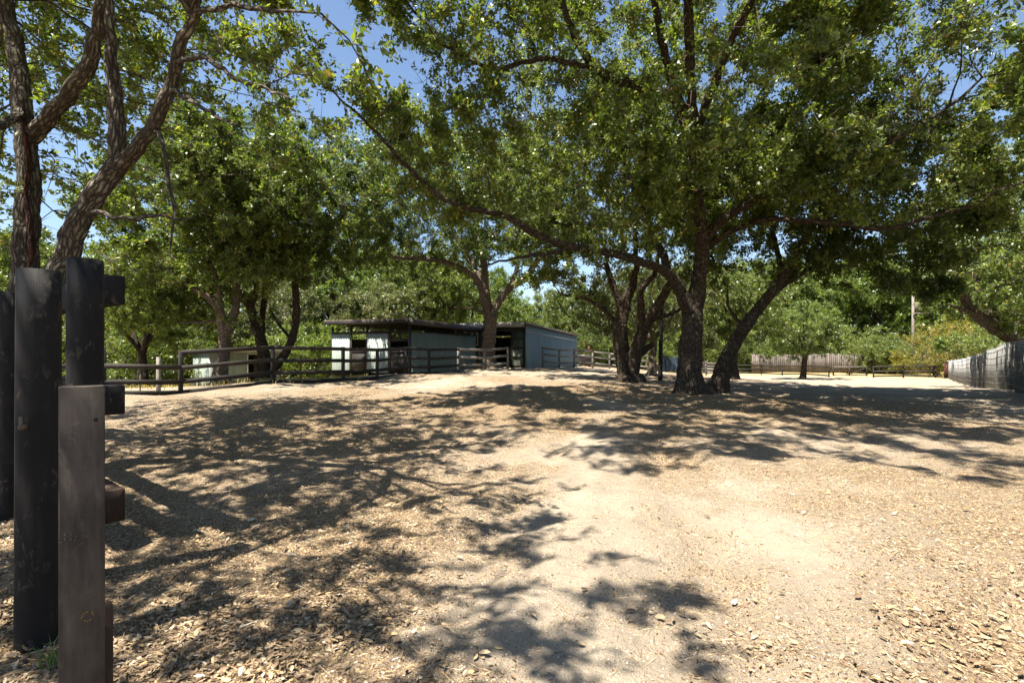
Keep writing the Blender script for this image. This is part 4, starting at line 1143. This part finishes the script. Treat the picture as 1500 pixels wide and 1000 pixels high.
door = siding('sliding_door', M['dark_green'], barn, bp(-0.02, 0.16), bp(-0.02, 0.94), 0.02, 2.62, 2.62, 0.26, 0.015, -1)
for h in (0.35, 0.95, 1.55, 2.15): bar('door_rail', M['dark_inside'], door, (*bp(-0.07, 0.16), h), (*bp(-0.07, 0.94), h), 0.04, 0.07)
siding('siding_panel', M['dark_green'], barn, bp(0.02, 2.62), bp(0.02, 5.24), -0.4, 2.62, 2.62, 0.2, 0.02, -1)
siding('siding_panel', M['dark_green'], barn, bp(0.02, 5.36), bp(0.02, 7.84), -0.4, 2.62, 2.62, 0.2, 0.02, -1)
win = empty('window', (0, 0, 0)); win.parent = barn
for a, b in (((3.6, 1.74), (3.6, 2.54)), ((4.06, 1.74), (4.06, 2.54)), ((3.57, 1.74), (4.09, 1.74)), ((3.57, 2.54), (4.09, 2.54))):
    bar('frame', M['white'], win, (*bp(-0.04, a[0]), a[1]), (*bp(-0.04, b[0]), b[1]), 0.05, 0.05, (*su, 0))
bar('pane', M['glass'], win, (*bp(-0.025, 3.62), 2.14), (*bp(-0.025, 4.04), 2.14), 0.01, 0.74)

# --- open stall barn
st = empty('stall_barn', (-5.8, 29, 0.0)); tag(st, 'open-sided sage green horse stalls under a flat dark roof', 'barn')
u = np.array([-0.82, 0.57]); v2 = np.array([0.57, 0.82])
def sp(t, s): return u * t + v2 * s
FT, SD = 7.05, 5.9
rz = lambda t, s: 3.14 + 0.012 * t - 0.045 * s
slab('roof', M['roof'], st, [(*sp(-0.35, -0.45), rz(0, 0) + 0.04), (*sp(-0.35, SD + 0.3), rz(0, SD) + 0.02), (*sp(FT + 0.3, SD + 0.3), rz(FT, SD) + 0.02), (*sp(FT + 0.3, -0.45), rz(FT, 0) + 0.04)], 0.05)
bar('fascia', M['black_fascia'], st, (*sp(-0.33, -0.43), rz(0, 0) - 0.13), (*sp(FT + 0.28, -0.43), rz(FT, 0) - 0.13), 0.04, 0.2)
bar('fascia', M['black_fascia'], st, (*sp(-0.33, -0.38), rz(0, 0) - 0.17), (*sp(-0.33, SD + 0.28), rz(0, SD) - 0.17), 0.04, 0.27)
for k in range(6):
    s = 0.2 + k * 1.1
    bar('rafter', M['dark_inside'], st, (*sp(-0.28, s), rz(0, s) - 0.13), (*sp(FT + 0.25, s), rz(FT, s) - 0.13), 0.05, 0.15)
bar('beam', M['dark_inside'], st, (*sp(0, 0), 2.44), (*sp(FT, 0), 2.46), 0.1, 0.15)
for tt in (0.0, 1.62, 3.62, 5.15, 7.02):
    bar('post', M['black_fascia'], st, (*sp(tt, 0.0), -0.9), (*sp(tt, 0.0), 2.9), 0.11, 0.11, (*v2, 0))
for tt in (0.0, 3.6, 7.02):
    bar('post', M['black_fascia'], st, (*sp(tt, SD - 0.1), -0.9), (*sp(tt, SD - 0.1), 2.66), 0.11, 0.11, (*v2, 0))
bar('post', M['black_fascia'], st, (*sp(-0.02, 3.9), 2.3), (*sp(-0.02, 3.9), 2.78), 0.14, 0.2, (*v2, 0))
for t0, t1 in ((1.70, 2.62), (2.63, 3.55), (5.22, 6.08), (6.09, 6.95)):
    siding('siding_panel', M['pale_siding'], st, sp(t0, -0.09), sp(t1, -0.09), 0.06, 2.36, 2.36, 0.23, 0.025, -1)
for k in range(5):
    s0, s1 = 0.08 + k * 1.16, 0.08 + (k + 1) * 1.16 - 0.004
    siding('siding_panel', M['green_siding'], st, sp(-0.07, s0), sp(-0.07, s1), -0.4, 2.40 - 0.022 * s0, 2.40 - 0.022 * s1, 0.23, 0.02, 1)
bar('wall_cap', M['black_fascia'], st, (*sp(-0.06, 0.05), 2.43), (*sp(-0.06, SD), 2.30), 0.09, 0.05)
siding('siding_panel', M['dark_green'], st, sp(0, SD), sp(FT, SD), -0.9, 2.2, 2.2, 0.23, 0.02, -1)
siding('siding_panel', M['dark_green'], st, sp(3.6, 0.3), sp(3.6, SD - 0.2), -0.9, 2.0, 2.0, 0.23, 0.02, -1)
siding('siding_panel', M['dark_green'], st, sp(FT, 0.1), sp(FT, SD - 0.1), -0.9, 2.1, 2.1, 0.23, 0.02, -1)
for a, b in ((0.1, 1.5), (3.75, 5.05)):
    dr = bar('stall_door', M['dark_inside'], st, (*sp(a, -0.02), 0.72), (*sp(b, -0.02), 0.72), 0.04, 1.2)
    bar('door_rail', M['black_fascia'], dr, (*sp(a, -0.06), 1.30), (*sp(b, -0.06), 1.30), 0.03, 0.09)
bar('brace', M['dark_inside'], st, (*sp(0.1, 0.0), 1.95), (*sp(1.5, 0.0), 1.95), 0.05, 0.1)

# --- pale shed
sh = empty('shed', (-17.8, 30, -0.84)); tag(sh, 'small pale grey-green flat-roofed shed with dark doorway behind the rail fence', 'shed')
a_, b_ = np.array([0.66, 0.75]), np.array([-0.75, 0.66])
def hp(s, t): return a_ * s + b_ * t
for s0, s1 in ((0, 0.73), (0.735, 1.46), (1.465, 2.19), (3.0, 3.6), (3.605, 4.2)):
    siding('siding_panel', M['pale_siding'], sh, hp(s0, 0), hp(s1, 0), -0.1, 2.1, 2.1, 0.3, 0.012, 1)
siding('siding_panel', M['pale_siding'], sh, hp(2.19, 0), hp(3.0, 0), 1.95, 2.1, 2.1, 0.3, 0.012, 1)
for t0, t1 in ((0, 0.86), (0.865, 1.73), (1.735, 2.6)):
    siding('siding_panel', M['pale_siding'], sh, hp(0, t0), hp(0, t1), -0.1, 2.1, 2.1, 0.3, 0.012, -1)
    siding('siding_panel', M['pale_siding'], sh, hp(4.2, t0), hp(4.2, t1), -0.1, 2.1, 2.1, 0.3, 0.012, 1)
siding('siding_panel', M['dark_green'], sh, hp(0, 2.6), hp(4.2, 2.6), -0.1, 2.1, 2.1, 0.3, 0.012, -1)
siding('siding_panel', M['dark_green'], sh, hp(0.1, 1.3), hp(4.1, 1.3), -0.1, 2.0, 2.0, 0.3, 0.012, 1)
for s in (2.19, 3.0): bar('door_jamb', M['white'], sh, (*hp(s, -0.02), -0.1), (*hp(s, -0.02), 1.95), 0.06, 0.08, (*b_, 0))
bar('door', M['dark_inside'], sh, (*hp(2.62, 0.12), 1.0), (*hp(2.98, 0.12), 1.0), 0.04, 1.9)
slab('roof', M['fascia'], sh, [(*hp(-0.15, -0.35), 2.24), (*hp(4.5, -0.35), 2.24), (*hp(4.5, 2.8), 2.18), (*hp(-0.15, 2.8), 2.18)], 0.12)

# ------------------------------------------------------------------ black timber fence and posts at the gate
def timber(name, mat, parent, p0, p1, r, seed, n=14, wob=0.035, dome=0.01):
    m = MB(); m.pole(p0, p1, r, r * 0.96, n, wob, 9, dome, seed); return m.build(name, mat, parent, True)
tf = empty('timber_fence', (-2.75, 3.3, float(zf(-2.75, 3.3)))); tag(tf, 'heavy black timber fence of round posts and thick beams below the flaky oak', 'fence')
o = np.array(tf.location)
for (x, y, h, r, sd_) in ((-2.75, 3.3, 2.07, 0.102, 1), (-4.68, 4.76, 2.02, 0.10, 2), (-6.9, 6.45, 2.0, 0.12, 3)):
    z = float(zf(x, y))
    po = timber('post', M['black_timber'], tf, np.array([x, y, z - 0.3]) - o, np.array([x, y, h]) - o, r, sd_)
fd = np.array([-0.79, 0.61, 0])
E0 = np.array([-2.93, 3.76, 0])
for z0, hh, mt in ((1.93, 0.215, 'black_timber'), (1.12, 0.215, 'black_timber'), (0.34, 0.24, 'rust_wood')):
    bar('beam', M[mt], tf, E0 + [0, 0, z0] - o, E0 + fd * 6.5 + [0, 0, z0 + 0.02] - o, 0.15, hh, ch=0.007)
gp = empty('gate_post', (-2.315, 2.5, float(zf(-2.315, 2.5)))); tag(gp, 'thick round black gate post with a hinge pin', 'post')
timber('post_shaft', M['black_timber'], gp, (0, 0, -0.3), (0.008, 0, 1.88 - gp.location[2]), 0.087, 8, 18, 0.03, 0.004)
hz = 1.5 - (640 - 510) / F * 2.4
hg = MB(); hg.box((0.02, -0.08, hz), (0.025, -0.118, hz), 0.018, 0.018); hg.pole((0.025, -0.113, hz - 0.01), (0.025, -0.113, hz + 0.05), 0.007, 0.007, 8)
hg.build('hinge_pin', M['steel'], gp)
sb = empty('square_post', (-1.31, 1.56, float(zf(-1.31, 1.56)))); tag(sb, 'weathered brown square board post scuffed with handprints before the black posts', 'post')
sb.rotation_euler = (0, 0, 0.72)
bar('board', M['board'], sb, (0, 0, -0.2), (0, 0, 1.385 - sb.location[2]), 0.108, 0.05, (0, 1, 0), 0.003)
bar('stub', M['rust_wood'], sb, (0.048, 0.075, -0.2), (0.048, 0.075, 0.63), 0.06, 0.06, (0, 1, 0), 0.004)
kn = MB(); kn.pole((0.032, -0.020, 1.24), (0.032, -0.0262, 1.24), 0.0065, 0.006, 10); kn.build('knot_hole', M['dark_inside'], sb)

# dusty handprint and a small yellow paint ring on the board
M['dust'] = wood_mat('pale_dust', (0.07, 0.06, 0.048), (0.14, 0.12, 0.095), (9, 9, 9))
M['yellow_paint'] = wood_mat('yellow_paint', (0.20, 0.13, 0.03), (0.38, 0.27, 0.07), (9, 9, 9))
hm = MB()
for k, (dx, dz, l, a) in enumerate(((-0.018, 0.016, 0.020, 0.25), (-0.008, 0.021, 0.024, 0.08), (0.003, 0.021, 0.023, -0.06), (0.013, 0.016, 0.019, -0.22), (0.02, 0.0, 0.014, -0.9))):
    p = np.array([-0.03 + dx, -0.0254, 0.865 + dz]); d_ = np.array([-math.sin(a), 0, math.cos(a)])
    hm.box(p, p + d_ * l * 0.45, 0.0045, 0.0012, (0, 1, 0)); hm.box(p + d_ * l * 0.55, p + d_ * l, 0.004, 0.0012, (0, 1, 0))
hm.build('handprint', M['dust'], sb)
hm = MB()
for k in range(11):
    if k in (2, 7): continue
    a0, a1 = k * 0.5, k * 0.5 + 0.36; r_ = 0.0135 + 0.0012 * math.sin(k * 2.2)
    f_ = lambda a: np.array([0.012 + r_ * math.cos(a), -0.0256, 0.648 + r_ * math.sin(a)])
    hm.box(f_(a0), f_(a1), 0.0034, 0.001, (0, 1, 0))
hm.build('paint_ring', M['yellow_paint'], sb)

# small posts behind the corral fence
for x, y, Y, h, mt, lab in ((232, 572, 16.3, 1.1, 'grey_rail', 'lone grey post beside the end of the top rail'), (440, 556, 25.5, 1.25, 'orange_post', 'pale orange wooden post behind the rail fence near the stalls'),
                            (205, 571, 16.0, 0.55, 'steel', 'thin short steel stake below the low rails')):
    X = (x - 750) / F * Y; z = float(zf(X, Y)); m = MB()
    m.box((0, 0, -0.3), (0.01, 0, h), 0.1 if mt != 'steel' else 0.035, 0.1 if mt != 'steel' else 0.035, (0, 1, 0), 0.008)
    q = m.build('post' if mt != 'steel' else 'stake', M[mt]); q.location = (X, Y, z); q.name = 'fence_post' if mt != 'steel' else 'steel_stake'
    tag(q, lab, 'post')
# slim dark pole between the trees
X, Y = 6.95, 24; z = float(zf(X, Y)); m = MB(); m.pole((0, 0, -0.3), (0.06, 0, 3.6), 0.11, 0.08, 9, 0.06, 6, 0.0, 5)
q = m.build('timber_pole', M['black_timber'], None, True); q.location = (X, Y, z); tag(q, 'slim dark upright pole beside the twin-stemmed oak', 'pole')
# utility pole
X, Y = 46.6, 59.5; z = float(zf(X, Y)); up_ = empty('utility_pole', (X, Y, z)); tag(up_, 'pale weathered utility pole standing before the plank fence', 'pole')
m = MB(); m.pole((0, 0, -0.3), (0, 0, 9.2), 0.17, 0.13, 10); m.build('shaft', M['pole'], up_, True)
bar('transformer_box', M['pole'], up_, (0.36, 0, 7.3), (0.36, 0, 8.4), 0.4, 0.4, (0, 1, 0))
bar('crossarm', M['pole'], up_, (-0.2, -0.22, 7.1), (1.7, -0.22, 7.1), 0.09, 0.11)
# drum and red pump behind the grey rails
X, Y = 6.6, 46.5; z = float(zf(X, Y)); q = empty('fire_drum', (X, Y, z)); tag(q, 'dark round drum on feet behind the grey rails', 'drum')
m = MB(); m.pole((0, 0, 0.25), (0, 0, 1.05), 0.62, 0.7, 18, 0, 3); m.build('drum', M['dark_drum'], q, True)
for k in range(3):
    an = k * 2.1; bar('leg', M['dark_drum'], q, (math.cos(an) * 0.5, math.sin(an) * 0.5, -0.1), (math.cos(an) * 0.5, math.sin(an) * 0.5, 0.3), 0.06, 0.06, (0, 1, 0))
X, Y = 7.2, 48; z = float(zf(X, Y)); q = empty('water_pump', (X, Y, z)); tag(q, 'rust red standing pump behind the dark drum', 'pump')
m = MB(); m.pole((0, 0, -0.2), (0, 0, 1.9), 0.13, 0.11, 10); m.build('standpipe', M['rust_red'], q, True)
bar('spout', M['rust_red'], q, (0, 0, 1.55), (0.45, -0.1, 1.5), 0.1, 0.1)
bar('handle', M['rust_red'], q, (0, 0, 1.95), (-0.5, 0.05, 2.2), 0.05, 0.06)

# ------------------------------------------------------------------ fallen leaves
def scatter(n, ymin, ymax, rg, power):
    """points inside the view wedge, denser near the camera"""
    t = rg.uniform(0, 1, n)
    Y = (ymin ** power + t * (ymax ** power - ymin ** power)) ** (1 / power)
    X = rg.uniform(-1.12, 1.12, n) * Y
    return X, Y
def curled_leaves(X, Y, size, rg, lift=0.006, shape=6):
    n = len(X); z = zf(X, Y) + rg.uniform(0.003, 0.010, n) + lift
    an = rg.uniform(0, 6.283, n)
    ax_ = np.stack([np.cos(an), np.sin(an), rg.normal(size=n) * 0.2], 1)
    nr = np.stack([rg.normal(size=n) * 0.5, rg.normal(size=n) * 0.5, np.ones(n)], 1)
    flip = rg.uniform(size=n) < 0.4; nr[flip] *= -1
    me = leaf_mesh(np.stack([X, Y, z], 1), ax_, nr, size, size * rg.uniform(0.28, 0.58, n), rg.uniform(0, 1, n), shape)
    return me
rg = np.random.default_rng(55)
X, Y = scatter(560000, 1.7, 17, rg, 1.0)
keep = rg.uniform(size=len(X)) < litter_density(X, Y) ** 2.2 * 0.46 * (1 - 0.2 * ss(0.0, 1.5, X)) * np.clip(0.55 + 1.9 * vnoise(X, Y, 0.55, 3), 0.08, 1.5)
X, Y = X[keep], Y[keep]
far = Y > 3.0
X_, Y_ = X[far], Y[far]
big = link('leaf_litter', curled_leaves(X_, Y_, (0.009 + 0.046 * rg.beta(0.9, 3.4, len(X_))) * (1 + 0.02 * Y_), rg, 0.006, 4), M['litter'])
tag(big, 'dry tan oak leaves littering the open ground', 'leaf litter', kind='stuff')
Xn, Yn = X[~far], Y[~far]
near = link('leaf_litter', curled_leaves(Xn, Yn, 0.012 + 0.048 * rg.beta(1.1, 2.2, len(Xn)), rg), M['litter'])
tag(near, 'dry brown oak leaves bedded around the gate posts', 'leaf litter', kind='stuff')
# the largest leaves lie loose on top, one by one
protos_l = []
for k in range(10):
    me = curled_leaves(np.zeros(1), np.zeros(1), np.array([1.0]), np.random.default_rng(900 + k), 0)
    co = np.zeros(len(me.vertices) * 3, np.float32); me.vertices.foreach_get('co', co)
    co = co.reshape(-1, 3); co -= co.mean(0); me.vertices.foreach_set('co', co.ravel())
    me.materials.append(M['litter']); protos_l.append(me)
cnt = 0
while cnt < 290:
    yy = rg.uniform(2.25, 5.2) if cnt % 3 else rg.uniform(2.25, 3.2); xx = rg.uniform(-1.0, 1.0) * yy
    if rg.uniform() > litter_density(np.array([xx]), np.array([yy]))[0] + 0.05: continue
    l = link('leaf', protos_l[cnt % 10], None, ground, (xx, yy, float(zf(xx, yy)) + 0.022))
    l.rotation_euler = (rg.normal() * 0.15, rg.normal() * 0.15, rg.uniform(0, 6.28)); s = rg.uniform(0.04, 0.066); l.scale = (s, s, s)
    cnt += 1

# straw, twigs and grit
n = 26000
X, Y = scatter(n, 1.8, 13, rg, 1.0)
keep = rg.uniform(size=n) < litter_density(X, Y) * 0.8 + 0.12; X, Y = X[keep], Y[keep]; n = len(X)
an = rg.uniform(0, 6.283, n); L = rg.uniform(0.02, 0.11, n) ; wv = rg.uniform(0.0008, 0.0022, n)
b = np.stack([X, Y, zf(X, Y) + 0.008], 1); dv = np.stack([np.cos(an), np.sin(an), rg.normal(size=n) * 0.08], 1)
sdx = np.stack([-np.sin(an), np.cos(an), np.zeros(n)], 1)
v = np.stack([b - sdx * wv[:, None], b + sdx * wv[:, None], b + dv * L[:, None], b + np.array([0, 0, 0.004]) + dv * L[:, None] * 0.3], 1).reshape(-1, 3)
T = (np.arange(n)[:, None, None] * 4 + np.array([[0, 2, 3], [1, 3, 2], [0, 3, 1]])[None]).reshape(-1, 3)
q = link('dry_straw', new_mesh('dry_straw', v, T, None, False, {'rnd': np.repeat(rg.uniform(0.1, 1, n), 4)}), M['litter'])
tag(q, 'fine dry straw and twig bits scattered over the dust', 'straw', kind='stuff')
n = 15000
X, Y = scatter(n, 1.8, 8, rg, 1.0)
s = rg.uniform(0.002, 0.008, n) ** 1.0; z = zf(X, Y) + s * 0.3
base = np.stack([X, Y, z], 1)
oc = np.array([[1, 0, 0], [0, 1, 0], [-1, 0, 0], [0, -1, 0], [0, 0, 0.8]])
v = (base[:, None] + oc[None] * s[:, None, None] * rg.uniform(0.6, 1.3, (n, 5, 1))).reshape(-1, 3)
T = (np.arange(n)[:, None, None] * 5 + np.array([[0, 1, 4], [1, 2, 4], [2, 3, 4], [3, 0, 4]])[None]).reshape(-1, 3)
def grit_mat():
    m, nt, bb = material('grit', 0.95, 0.1)
    r = N(nt, 'ShaderNodeAttribute', attribute_name='rnd').outputs['Fac']
    nt.links.new(ramp(nt, r, [(0.0, (0.10, 0.075, 0.05)), (0.5, (0.30, 0.235, 0.17)), (1.0, (0.52, 0.45, 0.36))]), bb.inputs['Base Color']); return m
q = link('grit', new_mesh('grit', v, T, None, False, {'rnd': np.repeat(rg.uniform(0, 1, n), 5)}), grit_mat())
tag(q, 'loose grit and soil crumbs on the dusty drive', 'grit', kind='stuff')

# grass blades: tuft at the gate post, dry grass in the corral
def blades(n, X, Y, h, rg, lean=0.5, w=0.005):
    an = rg.uniform(0, 6.283, n); d = np.stack([np.cos(an), np.sin(an), np.zeros(n)], 1); sdx = np.stack([-np.sin(an), np.cos(an), np.zeros(n)], 1)
    b = np.stack([X, Y, zf(X, Y) - 0.01], 1); hh = h * rg.uniform(0.5, 1.1, n); ln = hh * lean * rg.uniform(0.3, 1.3, n)
    m1 = b + d * (ln * 0.3)[:, None] + np.stack([0 * hh, 0 * hh, hh * 0.65], 1); tp = b + d * ln[:, None] + np.stack([0 * hh, 0 * hh, hh * 0.95], 1)
    v = np.stack([b - sdx * w, b + sdx * w, m1 + sdx * w * 0.8, m1 - sdx * w * 0.8, tp], 1).reshape(-1, 3)
    T = (np.arange(n)[:, None, None] * 5 + np.array([[0, 1, 2], [0, 2, 3], [3, 2, 4]])[None]).reshape(-1, 3)
    return new_mesh('blades', v, T, None, False, {'rnd': np.repeat(rg.uniform(0.3, 0.9, n), 5)})
n = 22
q = link('grass_tuft', blades(n, -2.08 + rg.normal(size=n) * 0.035, 2.34 + rg.normal(size=n) * 0.03, 0.14, rg, 0.9, 0.003), M['leaf_light'])
tag(q, 'small tuft of green grass at the foot of the gate post', 'grass')
n = 17000
Y = rg.uniform(17, 48, n); X = -rg.uniform(0.28, 1.1, n) * Y
sdv = (X + 11.4) * -0.83 + (Y - 14.3) * 0.56; keep = (sdv > 3 + rg.normal(size=n) * 2.5); X, Y = X[keep], Y[keep]; n = len(X)
def dry_mat():
    return leaf_mat('dry_golden_grass', [(0.0, (0.12, 0.13, 0.035)), (0.3, (0.30, 0.235, 0.08)), (1.0, (0.52, 0.41, 0.18))], 0.3, 0.02)
q = link('dry_grass', blades(n, X, Y, 0.2, rg, 0.6, 0.014), dry_mat())
tag(q, 'dry golden grass on the slope around the shed', 'dry grass', kind='stuff')
